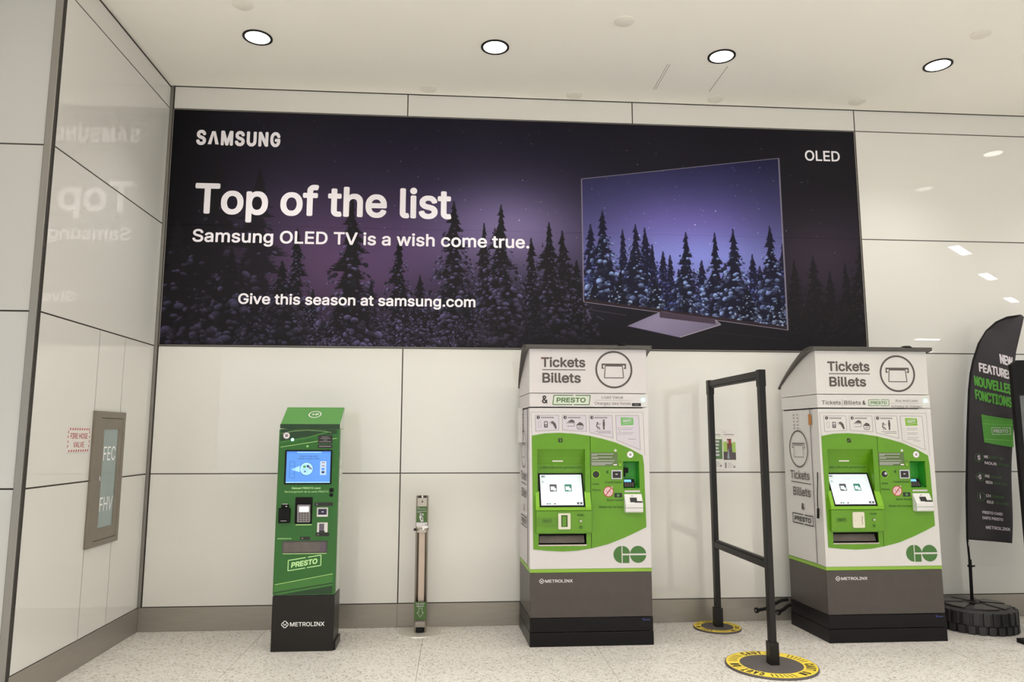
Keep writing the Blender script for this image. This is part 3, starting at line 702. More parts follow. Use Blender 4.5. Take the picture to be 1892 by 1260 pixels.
    mb = MB().prism([(0, 1.040), (-.012, 1.038), (-.052, .972), (-.052, .920), (-.040, .912), (0, .912)], .679, .806, M_billw)
    bn = mb.build('bank_note_reader', t, bevel=.004)
    mb = MB(frame((0, -.0125, 1.037), (1, 0, 0), (0, .518, .855)))
    mb.rect(.715, .765, -.062, -.026, M_dark, -.002); mb.rect(.745, .802, -.066, -.054, M_textd, -.0025); mb.rect(.728, .740, -.016, -.010, M_line, -.002); mb.build('note_mouth', bn, fix=False)
    MB().box(.681, .804, -.0535, -.050, .944, .947, M_line).build('seam_line', bn)
    mb = MB(); mb.disc(.731, 1.319, .026, M_line, y1, ri=.022); mb.disc(.731, 1.319, .022, M_wt, y1); mb.disc(.731, 1.319, .013, M_lilac, y1-.0003); mb.rect(.727, .736, 1.31, 1.328, M_line, y1-.0006); mb.build('round_seal', t, fix=False)
    MB().disc(.623, 1.348, .009, M_lilac, y1-.001, .003, n=16).build('lock_plug', t)
    mb = MB().rect(.208, .238, 1.406, 1.436, M_textd, y1)
    if var == 1: mb.poly([(.214, 1.430), (.232, 1.430)], .003, M_shade, y1-.0004).rect(.220, .229, 1.412, 1.424, M_shade, y1-.0004)
    else: mb.disc(.228, 1.426, .005, M_shade, y1-.0004, n=12).disc(.217, 1.416, .005, M_shade, y1-.0004, n=12).line(.21, 1.41, .236, 1.434, .003, M_shade, y1-.0004)
    mb.build('square_sticker', t, fix=False)
    # placards above the green field
    yp = -.0012
    pls = [([(.042, 1.600), (.212, 1.600), (.213, 1.494), (.044, 1.486)]), ([(.237, 1.600), (.411, 1.600), (.413, 1.484), (.239, 1.494)]),
           ([(.433, 1.600), (.603, 1.600), (.608, 1.436), (.437, 1.478)]), ([(.629, 1.600), (.799, 1.600), (.806, 1.352), (.634, 1.422)])]
    for i, pgn in enumerate(pls):
        mb = MB(); cx = sum(q[0] for q in pgn)/4; cz = sum(q[1] for q in pgn)/4
        fillm = M_lilac if (var == 1 and i < 3) or (var == 1) else Wm
        mb.plate(pgn, fillm, yp); mb.poly(pgn, .0028, M_line, yp-.0003, True)
        x = pgn[0][0]; z = 1.600
        if i < 3:
            mb.disc(x+.022, z-.016, .012, M_textd, yp-.0006, n=20); mb.text(str(i+1), x+.0195, z-.0215, .011, M_wt, None, yp-.0009, .02)
            mb.rect(x+.042, x+.136, z-.019, z-.014, M_line, yp-.0006)
            for k in range(7): mb.rect(x+.042+.0135*k, x+.050+.0135*k, z-.0225, z-.011, M_line, yp-.0007)
        if i == 0:
            mb.poly([(x+.022, z-.045), (x+.040, z-.045), (x+.040, z-.085), (x+.022, z-.085)], .002, M_line, yp-.0006, True)
            mb.rect(x+.063, x+.090, z-.088, z-.044, M_text, yp-.0006); mb.rect(x+.068, x+.085, z-.064, z-.050, M_lilac, yp-.0009); mb.disc(x+.077, z-.074, .005, M_lilac, yp-.0009, n=12)
            mb.plate([(x+.112, z-.045), (x+.130, z-.042), (x+.148, z-.060), (x+.156, z-.092), (x+.146, z-.100), (x+.136, z-.082), (x+.126, z-.064), (x+.112, z-.056)], M_text, yp-.0006); mb.disc(x+.112, z-.055, .010, M_line, yp-.0007, ri=.008, n=16)
        if i == 1:
            mb.plate([(x+.036, z-.050), (x+.066, z-.030), (x+.086, z-.036), (x+.092, z-.052)], M_text, yp-.0006); mb.rect(x+.030, x+.088, z-.058, z-.053, M_line, yp-.0006); mb.poly([(x+.090, z-.05), (x+.088, z-.078), (x+.036, z-.078)], .003, M_text, yp-.0006)
            mb.plate([(x+.100, z-.072), (x+.126, z-.048), (x+.148, z-.056), (x+.158, z-.076)], M_text, yp-.0006); mb.poly([(x+.104, z-.074), (x+.112, z-.098), (x+.146, z-.100), (x+.154, z-.078)], .004, M_text, yp-.0006); mb.rect(x+.115, x+.143, z-.088, z-.082, M_line, yp-.0006)
        if i == 2:
            mb.disc(x+.062, z-.055, .007, M_text, yp-.0006, n=14); mb.poly([(x+.058, z-.062), (x+.055, z-.082), (x+.072, z-.086), (x+.080, z-.102)], .007, M_text, yp-.0006); mb.poly([(x+.058, z-.068), (x+.085, z-.060)], .004, M_text, yp-.0006); mb.poly([(x+.062, z-.084), (x+.064, z-.104)], .004, M_text, yp-.0006)
            mb.disc(x+.108, z-.036, .007, M_text, yp-.0006, n=14); mb.rect(x+.100, x+.116, z-.074, z-.044, M_text, yp-.0006); mb.rect(x+.102, x+.114, z-.102, z-.072, M_text, yp-.0006); mb.rect(x+.045, x+.16, z-.117, z-.113, M_line, yp-.0006); mb.rect(x+.065, x+.16, z-.128, z-.124, M_line, yp-.0006)
        if i == 3:
            gm = M_pgreen if var == 1 else M_green2
            mb.plate([(x+.036, z-.014), (x+.128, z-.016), (x+.130, z-.068), (x+.040, z-.072)], gm, yp-.0006); mb.poly([(x+.046, z-.030), (x+.120, z-.022)], .0025, M_lilac, yp-.0009); mb.poly([(x+.050, z-.062), (x+.124, z-.052)], .0025, M_lilac, yp-.0009); mb.text('PRESTO', x+.052, z-.050, .014, M_lilac, .064, yp-.0009, .04, slope=.1)
            for k in range(2 if var == 1 else 3):
                zz = z-.095-.034*k; mb.disc(x+.026, zz, .012, M_lilac if var == 2 else M_line, yp-.0006, ri=.0095, n=20)
                for r_ in range(2 if var == 1 else 2): mb.rect(x+.046, x+.130-.01*r_, zz+.004-.011*r_, zz+.0065-.011*r_, M_line, yp-.0006)
            mb.rect(x+.09, x+.145, z-.172-(.012 if var == 2 else 0), z-.169-(.012 if var == 2 else 0), M_line, yp-.0006)
        mb.build('instruction_placard', t, fix=False)
    # frame line of the door
    mb = MB(); mb.poly([(.018, 1.453), (.010, 1.622), (.832, 1.622), (.838, 1.31)], .002, M_line, yp); mb.build('door_outline', t, fix=False)
    # head lettering
    yh = -.0012; mb = MB()
    k = 0 if var == 1 else .006
    mb.text('Tickets', .085+k, 1.952-k*3, .066, M_text, .326, yh, .026); mb.text('Billets', .094+k, 1.838-k*3, .066, M_text, .283, yh, .026); mb.line(.094+k, 1.930-k*3, .412+k, 1.930-k*3, .006, M_text, yh)
    hl_ = mb.build('sign_lettering', t, fix=False)
    if var == 1: MB().rect(.084, .134, 2.010, 2.018, M_red, yh-.0003).build('red_scuff', t, fix=False)
    mb = MB(); ticket_icon(mb, .622+k*1.5, 1.934-k*3, .138, M_text, yh, .014, .0085); mb.build('ticket_symbol', t, fix=False)
    if var == 1:
        mb = MB().text('&', .091, 1.688, .052, M_textd, .042, yh, .02); presto(mb, .170, 1.677, .436, 1.744, M_dgreen, yh, .006, .12, fill=mat('pale_green_print', (206, 212, 200), .5), bold=.03)
        mb.text('Load Value', .530, 1.722, .020, M_text, .155, yh, .0); mb.line(.475, 1.7095, .745, 1.7095, .0016, M_line, yh); mb.text('Chargez des fonds', .475, 1.677, .020, M_text, .268, yh, .0)
        mb.rect(.752, .818, 1.668, 1.690, M_textd, yh-.0005); mb.rect(.77, .80, 1.677, 1.681, M_line, yh-.0008)
    else:
        mb = MB().text('Tickets', .034, 1.684, .028, M_text, .145, yh, .01).text('Billets', .205, 1.684, .028, M_text, .128, yh, .01).line(.191, 1.672, .191, 1.722, .0025, M_text, yh)
        mb.text('&', .346, 1.684, .028, M_textd, .024, yh, .02); presto(mb, .393, 1.676, .548, 1.720, M_dgreen, yh, .004, .06, fill=mat('pale_green_print', (206, 212, 200), .5), bold=.03)
        mb.text('Buy and Load', .603, 1.706, .017, M_text, .170, yh, 0); mb.line(.56, 1.695, .805, 1.695, .0014, M_line, yh); mb.text('Achetez et chargez', .565, 1.664, .017, M_text, .24, yh, 0)
    mb.build('band_lettering', t, fix=False)
    MB().box(.823, .846, -.006, 0, 1.703, 1.724, M_led).build('status_light', t)
    # GO mark
    def arc(cx, cz, r, a0, a1, n=14): return [(cx+r*math.cos(math.radians(a0+(a1-a0)*i/n)), cz+r*math.sin(math.radians(a0+(a1-a0)*i/n))) for i in range(n+1)]
    dx, dz = (.003, 0) if var == 1 else (.012, -.006); R = .059
    mb = MB(); cz = .6175+dz; gx = .652+dx
    mb.plate(arc(gx, cz, R, 90, 270), M_dgreen, yh); mb.plate([(gx+.007, cz+.006)]+arc(gx+.007, cz+.006, R-.006, 0, 90), M_dgreen, yh); mb.plate([(gx+.007, cz-R), (gx+.055, cz-R), (gx+.055, cz-.006), (gx+.007, cz-.006)], M_dgreen, yh)
    ox = .771+dx; mb.plate(arc(ox, cz, R, 6, 174), M_dgreen, yh); mb.plate(arc(ox, cz, R, 186, 354), M_dgreen, yh)
    mb.build('operator_logo', t, fix=False)
    mb = MB(); operator_mark(mb, .068, .432, .019, .235, M_wt, -.0005); mb.build('operator_wordmark', t, fix=False)
    mb = MB().rect(Wd-.062, Wd-.022, .168, .171, mat('blue_print', (90, 90, 190), .5), -.0008).rect(Wd-.075, Wd-.062, .165, .180, mat('dark_blue_print', (50, 46, 110), .5), -.0008); mb.build('maker_plate', t, fix=False)
    # left side print; reading direction runs from the back to the front
    SM = Matrix.Translation((0, 0, 0)) @ frame((-fl-.0012, D, 0), (fl/D, -1, 0))
    mb = MB(SM)   # u = distance from the back edge
    for i in range(5):
        for j in range(2): mb.rect(.175+.055*j, .198+.055*j, 1.508+.026*i, 1.516+.026*i, M_line, 0)
    mb.build('vent_slots', t, fix=False)
    mb = MB(SM); ticket_icon(mb, .235, 1.355, .142, M_text, 0, .010, .005, .98)
    mb.text('Tickets', .095, 1.125, .062, M_text, .28, 0, .010); mb.line(.10, 1.102, .40, 1.095, .006, M_text, 0); mb.text('Billets', .125, 1.000, .062, M_text, .255, 0, .010)
    mb.text('&', .24, .90, .045, M_textd, .04, 0, .02); presto(mb, .10, .79, .40, .86, M_textd, 0, .007, 0, bold=.03); mb.build('side_lettering', t, fix=False)
    if var == 2:
        MB(SM).rect(.405, .447, 1.535, 1.615, M_orange, -.001).build('orange_sticker', t, fix=False)
        MB().tube([(-.004, .045, 1.19), (-.008, .043, 1.12), (-.016, .040, 1.03), (-.020, .036, .95), (-.016, .032, .88)], .0035, M_blackr, 8).tube([(-.018, .036, .93), (-.022, .036, .86)], .009, M_blackr, 8).build('tether_cord', t, smooth=True)
    else:
        MB().box(-.048, -.016, .36, .52, 1.40, 1.665, M_white2).build('leaflet_holder', t, bevel=.003)
    lab(MB().box(-.006, .0005, .118, .121, .53, 1.65, M_line).build('door_seam', t), 'vertical door seam')
    return t
tvm(2.885, -0.600, 1, 'white and green ticket machine in the middle, left of the black queue barrier')
tvm(5.010, -0.655, 2, 'white and green ticket machine at right, with an orange sticker on its side')

# ------------------------------------------------------------------ reload kiosk
def kiosk(x0, y0):
    t = thing('reload_kiosk', 'slim green fare card reload kiosk with blue screen on dark grey base', 'kiosk', (x0, y0, 0))
    Wk, Dk = .418, .225
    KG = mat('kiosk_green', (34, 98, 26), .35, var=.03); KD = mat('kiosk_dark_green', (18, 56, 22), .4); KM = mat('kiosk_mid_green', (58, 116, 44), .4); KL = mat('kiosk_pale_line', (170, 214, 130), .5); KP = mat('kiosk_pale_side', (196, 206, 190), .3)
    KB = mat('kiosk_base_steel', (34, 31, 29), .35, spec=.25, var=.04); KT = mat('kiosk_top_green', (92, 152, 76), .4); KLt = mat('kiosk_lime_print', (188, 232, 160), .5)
    MB().box(0, Wk, 0, Dk, 0, .366, KB).build('base_cabinet', t, bevel=.004)
    MB().box(Wk-.002, Wk+.012, .02, Dk+.01, 0, .055, KB).build('floor_flange', t, bevel=.002)
    MB().box(.012, Wk-.006, .014, Dk-.01, .366, 1.50, KP).build('body', t, bevel=.003)
    mb = MB().box(.0, Wk, -.006, .045, .372, 1.498, KG)
    fp = mb.build('front_panel', t, bevel=.006)
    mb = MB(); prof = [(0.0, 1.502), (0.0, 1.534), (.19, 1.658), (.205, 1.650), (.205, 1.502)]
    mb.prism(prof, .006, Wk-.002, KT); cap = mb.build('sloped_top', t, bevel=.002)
    MB().box(.004, Wk, -.0022, .002, 1.502, 1.533, KD).build('fascia', t)
    MB(LEFTFACE((Wk-.0012, 0, 0))).plate([(.004, 1.503), (.004, 1.530), (.19, 1.652), (.203, 1.646), (.203, 1.503)], KP, 0).build('pale_side_film', cap, fix=False)
    FT = frame((0, 0, 1.534), (1, 0, 0), (0, .19, .124)); mb = MB(FT); c = (.222, .125)
    n = 36; ring = lambda q: [(c[0]+q*math.cos(2*math.pi*i/n), c[1]+q*math.sin(2*math.pi*i/n)) for i in range(n)]
    mb.plate(ring(.045), M_wt, -.0015, 0, [ring(.038)]); mb.text('P', c[0]+.006, c[1]-.012, .024, M_wt, .02, -.0015, .04); mb.plate([(c[0]-.026, c[1]), (c[0]-.008, c[1]+.010), (c[0]-.008, c[1]-.010)], M_wt, -.0015); mb.line(c[0]-.01, c[1], c[0]+.01, c[1], .006, M_wt, -.0015)
    mb.build('round_symbol', cap, fix=False)
    yf = -.0068; d = MB()
    d.plate([(.012, 1.494), (.400, 1.494), (.400, 1.466), (.20, 1.444), (.012, 1.412)], KD, yf)
    d.plate([(.012, 1.412), (.20, 1.444), (.33, 1.482), (.34, 1.472), (.20, 1.432), (.012, 1.400)], KM, yf-.0002)
    d.poly([(.014, 1.466), (.10, 1.484), (.20, 1.490), (.30, 1.484), (.36, 1.474)], .002, KL, yf-.0004)
    d.line(.014, 1.372, .400, 1.434, .0035, KL, yf-.0004)
    d.build('stripe_print', fp, fix=False); d = MB()
    d.line(.014, .442, .402, .510, .004, KL, yf-.0004)
    d.plate([(.010, .438), (.402, .506), (.402, .452), (.010, .392)], KM, yf); d.plate([(.010, .392), (.402, .452), (.402, .444), (.010, .384)], KD, yf-.0002); d.plate([(.010, .384), (.402, .444), (.402, .432), (.06, .378), (.010, .378)], KM, yf-.0002); d.plate([(.06, .378), (.402, .432), (.402, .378)], KD, yf-.0002)
    d.build('stripe_print', fp, fix=False)
    s = MB().rect(.048, .372, 1.116, 1.352, M_blackr, -.0120, .006, r=.006).build('screen_frame', t)
    KBl = mat('lit_blue_display', (84, 140, 222), .3, emit=.40); KBd = mat('display_deep_blue', (70, 120, 205), .3, emit=.5); KBt = mat('display_navy', (38, 62, 110), .3, emit=.15); KBp = mat('display_pale_blue', (150, 196, 246), .3, emit=.6)
    mb = MB().rect(.060, .362, 1.126, 1.343, KBl, -.0126); mb.rect(.060, .362, 1.332, 1.343, KBd, -.0129); mb.rect(.13, .30, 1.334, 1.339, KBp, -.0132); mb.rect(.06, .362, 1.126, 1.132, KBp, -.0129)
    mb.build('display', s, fix=False)
    mb = MB(); yy = -.0134
    mb.text('Insert or tap card', .150, 1.305, .009, KBt, .12, yy, .0).text('Insérez ou placez carte', .138, 1.289, .009, KBt, .145, yy, .0)
    mb.disc(.199, 1.222, .046, KBt, yy, ri=.0435); mb.disc(.199, 1.222, .0435, KBp, yy+.0002); mb.plate([(.090, 1.216), (.152, 1.243), (.156, 1.200)], KBp, yy+.0002)
    mb.poly([(.083, 1.272), (.118, 1.272), (.118, 1.160), (.083, 1.160)], .0014, KBt, yy, True); mb.line(.083, 1.243, .118, 1.243, .0012, KBt, yy); mb.line(.083, 1.216, .118, 1.216, .0012, KBt, yy); mb.line(.083, 1.190, .118, 1.190, .0012, KBt, yy)
    mb.rect(.176, .194, 1.228, 1.246, M_pgreen, yy-.0003); mb.rect(.200, .216, 1.232, 1.248, KBt, yy-.0003); mb.plate([(.215, 1.243), (.236, 1.226), (.236, 1.215), (.212, 1.225)], M_line, yy-.0003); mb.plate([(.178, 1.200), (.190, 1.210), (.200, 1.200)], KBt, yy-.0003); mb.rect(.172, .21, 1.214, 1.2155, KBt, yy-.0003)
    mb.rect(.292, .334, 1.180, 1.275, mat('display_white_box', (180, 206, 236), .3, emit=.3), yy)
    for i, q in enumerate((M_red, M_red, KBd, KBt)): mb.rect(.303, .323, 1.262-.0215*i-.006*(i > 1), 1.267-.0215*i+.004*(i > 1), q, yy-.0003)
    mb.build('screen_drawings', s, fix=False)
    mb = MB().text('Reload PRESTO card', .103, 1.083, .0135, KLt, .195, yf, .02).text('Rechargement de la carte PRESTO', .055, 1.059, .0125, KLt, .300, yf, .0).text('prestocard.ca', .020, .745, .0085, KLt, .092, yf, .02)
    mb.build('lettering', fp, fix=False)
    yf2 = yf-.0010; mb = MB(); mb.rect(.270, .370, 1.398, 1.454, M_textd, yf2)
    for i, l in enumerate((.05, .07, .03, .08)): mb.rect(.320-l/2, .320+l/2, 1.441-.011*i, 1.445-.011*i, M_line, yf2-.0004)
    mb.build('black_label', fp, fix=False)
    MB().rect(.270, .370, 1.366, 1.390, M_textd, yf2).rect(.279, .360, 1.375, 1.381, M_line, yf2-.0004).build('black_label', fp, fix=False)
    for a, b_, c, e in ((.262, .386, .967, .991), (.278, .368, .762, .785), (.172, .240, .738, .760)):
        MB().rect(a, b_, c, e, M_textd, yf2).disc(a+.016, (c+e)/2, .005, M_line, yf2-.0003, n=12).build('black_label', fp, fix=False)
    mb = MB(); mb.disc(.052, 1.452, .025, M_line, yf2, ri=.021); mb.disc(.052, 1.452, .020, M_wt, yf2); mb.disc(.052, 1.452, .012, M_line, yf2-.0003); mb.build('round_seal', fp, fix=False)
    MB().disc(.094, 1.424, .0105, M_led, yf-.001, .002, n=20).build('status_light', fp)
    MB().disc(.199, 1.378, .008, mat('small_lock', (150, 200, 110), .4), yf-.002, .003, n=16).build('lock_plug', fp)
    mb = MB();
    for i in range(5): mb.rect(.185+.010*i, .191+.010*i, 1.418, 1.4195, KD, yf-.0002); mb.rect(.185+.010*i, .191+.010*i, 1.427, 1.4285, KD, yf-.0002)
    mb.build('speaker_holes', fp, fix=False)
    # sockets
    mb = MB().box(.362, .388, -.013, yf, 1.062, 1.088, M_blackr); mb.disc(.374, 1.042, .013, M_blackr, -.010, .004); mb.build('audio_socket', fp, bevel=.001)
    # card holder pocket
    q = MB().box(.024, .100, -.034, yf, .855, .955, M_blackr).box(.038, .088, -.020, yf, .955, .980, M_blackr).build('card_cradle', fp, bevel=.003)
    MB().rect(.044, .082, .981, .984, M_wt, -.0205).rect(.068, .078, .963, .970, M_lilac, -.0205).rect(.042, .080, .869, .872, M_lilac, -.0345).build('cradle_print', q, fix=False)
    # pin pad
    q = MB().box(.130, .248, -.010, yf, .848, 1.028, M_blackr).build('keypad_recess', fp, bevel=.002)
    pad = MB(frame((0, -.012, .862), (1, 0, 0), (0, -.12, .99))).rect(.152, .238, 0, .118, M_line, -.018, .018, r=.004).build('keypad', q)
    kp = MB(frame((0, -.012, .862), (1, 0, 0), (0, -.12, .99))); kp.rect(.166, .229, .072, .108, mat('lit_keypad_display', (236, 240, 250), .3, emit=1.2), -.0186)
    for i in range(4):
        for j in range(4): kp.rect(.161+.019*i, .174+.019*i, .008+.015*j, .018+.015*j, M_text, -.0186)
    kp.build('keys', pad, fix=False)
    MB().box(.140, .248, -.014, yf, .838, .844, mat('lime_lip', (190, 226, 150), .4)).build('recess_lip', fp)
    # card reader and receipt mouth
    q = MB().rect(.281, .358, .895, .958, M_chrome, -.018, .012, r=.003).build('card_reader', fp)
    MB().rect(.291, .348, .909, .948, mat('reader_navy', (30, 28, 58), .4), -.0186).rect(.314, .328, .925, .932, M_lilac, -.0189).rect(.29, .35, .899, .903, M_wt, -.0186).build('reader_mouth', q, fix=False)
    q = MB().rect(.286, .358, .790, .856, M_chrome, -.016, .010).build('receipt_mouth', fp)
    MB().rect(.300, .334, .797, .848, mat('slate_plastic', (96, 86, 104), .4), -.0166).rect(.300, .338, .790, .800, M_textd, -.0168).build('receipt_slot', q, fix=False)
    # wide tray
    q = MB().rect(.054, .358, .651, .731, mat('tray_rim', (70, 62, 66), .4), -.010, .004, r=.004).build('tray_rim', fp)
    MB().rect(.062, .348, .658, .722, M_glassd, -.0105).rect(.308, .348, .658, .722, mat('tray_dark_glass', (86, 72, 84), .2), -.0109).build('tray_flap', q, fix=False)
    MB().box(.060, .356, -.013, yf, .645, .649, mat('lime_lip', (190, 226, 150), .4)).build('tray_lip', fp)
    mb = MB(); presto(mb, .098, .533, .318, .602, KLt, yf, .006, .0, tilt=.155, bold=.04); mb.build('fare_card_logo', fp, fix=False)
    mb = MB(); operator_mark(mb, .070, .166, .026, .285, M_wt, -.0008); mb.build('operator_wordmark', t, fix=False)
    # side marks
    mb = MB(LEFTFACE((Wk-.006+.0008, 0, 0)))
    for i in range(4): mb.rect(.09, .13, 1.30-.06*i, 1.34-.06*i, M_wt, 0)
    ticket_icon(mb, .11, .95, .09, M_wt, 0, .006, .004, .6); mb.build('side_print', t, fix=False)
    MB().box(Wk-.007, Wk-.003, .05, .07, 1.30, 1.335, M_blackr).build('side_lock', t)
kiosk(1.122, -.590)

# ------------------------------------------------------------------ steel post with base disc
def post():
    t = thing('card_tap_post', 'slim stainless steel post on a round floor plate, with green labels', 'post', (2.108, -.155, 0))
    MB().lathe([(0.0005, .006), (.150, .006), (.156, .0)], mat('satin_floor_plate', (206, 200, 190), .35, .4), n=48).build('floor_plate', t, smooth=True)
    # open-fronted channel: shell section opening to the front
    pr = []; 
    for i in range(19):
        a = math.radians(-60+300*i/18); pr.append((a,))
    mb = MB()
    n = 22; a0, a1 = math.radians(-48), math.radians(228); V = []; Fs = []
    for i in range(n+1):
        a = a0+(a1-a0)*i/n
        for r, z in ((.048, .006), (.048, .998), (.044, .998), (.044, .006)): V.append((r*math.cos(a), r*math.sin(a), z))
    for i in range(n):
        for k in range(4): Fs.append((4*i+k, 4*i+(k+1) % 4, 4*i+4+(k+1) % 4, 4*i+4+k))
    Fs += [(0, 1, 2, 3), tuple(4*n+k for k in (3, 2, 1, 0))]
    mb.add(V, Fs, M_steel).build('channel', t, smooth=True)
    MB().box(-.020, .024, -.012, -.006, .22, .73, mat('painted_inner_reflection', (196, 178, 164), .35, .4, var=.06, scale=9)).build('inner_reflection', t)  # paler strip stands in for the reflection at the back of the channel
    MB().box(-.034, .036, -.040, -.034, .73, .985, M_steel).build('head_plate', t, bevel=.001)
    PG = mat('post_label_green', (66, 98, 42), .5); yl = -.0412
    mb = MB().rect(-.040, .040, .802, .922, PG, yl); 
    for z, l in ((.912, .02), (.904, .066), (.887, .070), (.879, .03)): mb.rect(-.036, -.036+l, z-.0012, z+.0012, M_lilac, yl-.0004)
    mb.rect(-.016, .012, .855, .870, M_lilac, yl-.0004); mb.rect(-.010, .006, .858, .866, PG, yl-.0006); mb.plate([(-.022, .850), (-.004, .852), (.010, .838), (.012, .812), (-.004, .808), (-.014, .826)], M_lilac, yl-.0004); mb.plate([(-.004, .846), (.006, .834), (.004, .816), (-.006, .828)], PG, yl-.0006)
    mb.rect(-.040, .040, .774, .804, mat('label_white', (214, 210, 212), .5), yl-.0002); mb.rect(.024, .036, .783, .790, M_line, yl-.0008)
    mb.build('upper_label', t, fix=False)
    MB().disc(.002, .958, .006, M_dark, yl, n=16).build('keyhole', t, fix=False)
    MB().rect(-.002, .006, .985, 1.003, M_wt, -.042, .002).build('top_clip', t)
    mb = MB().lathe([(.052, .742), (.052, .758)], M_steel, n=30).box(-.060, -.044, -.03, -.01, .742, .758, M_blackr); mb.build('collar', t)
    MB().plate([(.002, .775), (.030, .782), (.050, .775), (.046, .765), (.022, .762), (.018, .752), (.006, .752), (.008, .764)], M_wt, -.055, .002).build('paper_tag', t)
    mb = MB().rect(-.044, .044, .100, .228, PG, -.046, .003)
    mb.text('Tap card', -.034, .212, .0085, M_lilac, .062, -.0465, .02).text('Tapez ici', -.030, .193, .0085, M_lilac, .054, -.0465, .02).line(-.028, .205, .028, .205, .001, M_lilac, -.0465)
    mb.poly([(-.012, .182), (.014, .182), (.014, .152), (.026, .152), (0.0, .122), (-.026, .152), (-.012, .152)], .002, M_lilac, -.0465, True)
    lab(mb.build('lower_label', t), 'green label with a down arrow outline')
    MB().prism([(-.046, .07), (-.02, .10), (.03, .10), (.03, .012), (-.036, .045)], -.034, .034, mat('clear_plastic_foot', (150, 142, 134), .15)).build('socket_cover', t)
    MB().box(-.030, .026, -.045, .02, .008, .040, M_blackr).build('socket', t, bevel=.008)
post()

# ------------------------------------------------------------------ queue barrier
M_bar = mat('black_powder_coat', (22, 20, 19), .38, spec=.3)
M_yel = mat('safety_yellow', (236, 208, 70), .5, var=.04); M_rub = mat('dark_rubber_mat', (84, 78, 76), .75, var=.06, scale=20)
def barrier():
    t = thing('queue_barrier', 'tall open black metal frame standing on two yellow caution discs', 'barrier', (4.38, -.62, 0))
    yn, yf = -.50, .50   # near and far post
    for k, (yy, x, r) in enumerate(((yn, .010, .285), (yf-.065, -.008, .178))):
        MB().box(x-.020, x+.020, yy-.026, yy+.026, .13, 1.885, M_bar).build('post', t, bevel=.003)
        MB().box(x-.030, x+.030, yy-.033, yy+.033, .012, .150, M_bar).build('post_sleeve', t, bevel=.003)
        MB().box(x-.023, x+.023, yy-.029, yy+.029, 1.78, 1.893, M_bar).build('corner_bracket', t, bevel=.003)
        cx, cy = x-.012, yy+(.0 if k == 0 else -.01)
        dsk = MB().lathe([(0.0005, .013), (r-.004, .013), (r, .009), (r, 0)], M_rub if k == 0 else M_rub, n=64, c=(cx, cy, 0)).build('base_disc', t, smooth=True)
        ring = MB(); ring.lathe([(r*.68, .0135), (r*.975, .0135)], M_yel, n=64, c=(cx, cy, 0)); lab(ring.build('caution_ring', dsk, fix=False), 'yellow caution ring')
        mb = MB(); rm = r*.735; h = r*.185
        for q in range(3):
            a0 = math.radians(120*q+85+28)
            for i, ch in enumerate('CAUTION'):
                a = a0-i*math.radians(9.3); base = Vector((cx+math.cos(a)*rm, cy+math.sin(a)*rm, .0142))
                mb.M = frame(base, (math.sin(a), -math.cos(a), 0), (math.cos(a), math.sin(a), 0)); mb.text(ch, -h*(.27 if ch != 'I' else .08), 0, h, M_textd, h*.52 if ch != 'I' else h*.16, 0, .035)
            for i in range(6):
                a = a0+math.radians(12+6.5*i); mb.M = Matrix()
                p0 = Vector((math.cos(a), math.sin(a))); p1 = Vector((math.cos(a+.05), math.sin(a+.05))); w = .0036*r/.285
                P = [p0*rm, p1*(rm+h), p1*(rm+h)*1.0+Vector((-p1.y, p1.x))*w*2, p0*rm+Vector((-p0.y, p0.x))*w*2]
                mb.add([(cx+u.x, cy+u.y, .0142) for u in P], [(0, 1, 2, 3)], M_textd)
        mb.M = Matrix(); mb.build('caution_lettering', dsk, fix=False)
    for z in (1.865, .622):
        mb = MB().add([], [], M_bar)
        a, b_ = (.010, yn+.026), (-.008, yf-.065-.026); hw = .018
        V = [(a[0]-hw, a[1], z-.022), (a[0]+hw, a[1], z-.022), (a[0]+hw, a[1], z+.022), (a[0]-hw, a[1], z+.022), (b_[0]-hw, b_[1], z-.022), (b_[0]+hw, b_[1], z-.022), (b_[0]+hw, b_[1], z+.022), (b_[0]-hw, b_[1], z+.022)]
        mb.add(V, [(0, 1, 2, 3), (7, 6, 5, 4), (0, 4, 5, 1), (1, 5, 6, 2), (2, 6, 7, 3), (3, 7, 4, 0)], M_bar)
        g = z-.03 if z > 1 else z+.03
        a_, b2 = .012, -.008
        V = [(x+s_*.012, yy, g+q) for x, yy in ((a_, yn+.026), (b2, yf-.091)) for s_ in (-1, 1) for q in (-.008, .008)]
        mb.add(V, [(0, 1, 3, 2), (4, 6, 7, 5), (0, 4, 5, 1), (2, 3, 7, 6), (0, 2, 6, 4), (1, 5, 7, 3)], M_bar)
        mb.build('cross_rail', t, bevel=.002)
barrier()

# ------------------------------------------------------------------ feather flag in a tyre-shaped weight
M_flag = mat('charcoal_flag_cloth', (50, 46, 50), .7, var=.05, scale=20)
M_fg = mat('flag_green', (84, 158, 56), .6); M_fgl = mat('flag_green_light', (140, 196, 100), .6); M_fw = mat('flag_white', (222, 214, 220), .6); M_fgd = mat('flag_dim_green', (72, 110, 60), .6)
EL = [(.622, 6.352), (.653, 6.352), (1.053, 6.381), (1.478, 6.425), (1.651, 6.445), (1.825, 6.468), (1.956, 6.493), (2.067, 6.526), (2.2, 6.583), (2.303, 6.658), (2.376, 6.748), (2.418, 6.845), (2.436, 6.966)]
ER = [(.60, 6.714), (.621, 6.716), (1.052, 6.765), (1.479, 6.81), (1.696, 6.835), (1.915, 6.864), (2.137, 6.904), (2.316, 6.949), (2.415, 6.977), (2.44, 6.985)]
def flag_y(x, z):
    k = min(1, max(0, (x-6.38)/.2)); return -.285+.012*math.sin((x-6.35)*16+(z-1)*5)*k+.012*math.sin(z*9-(x*14))*max(0, (z-1.9))*1.6
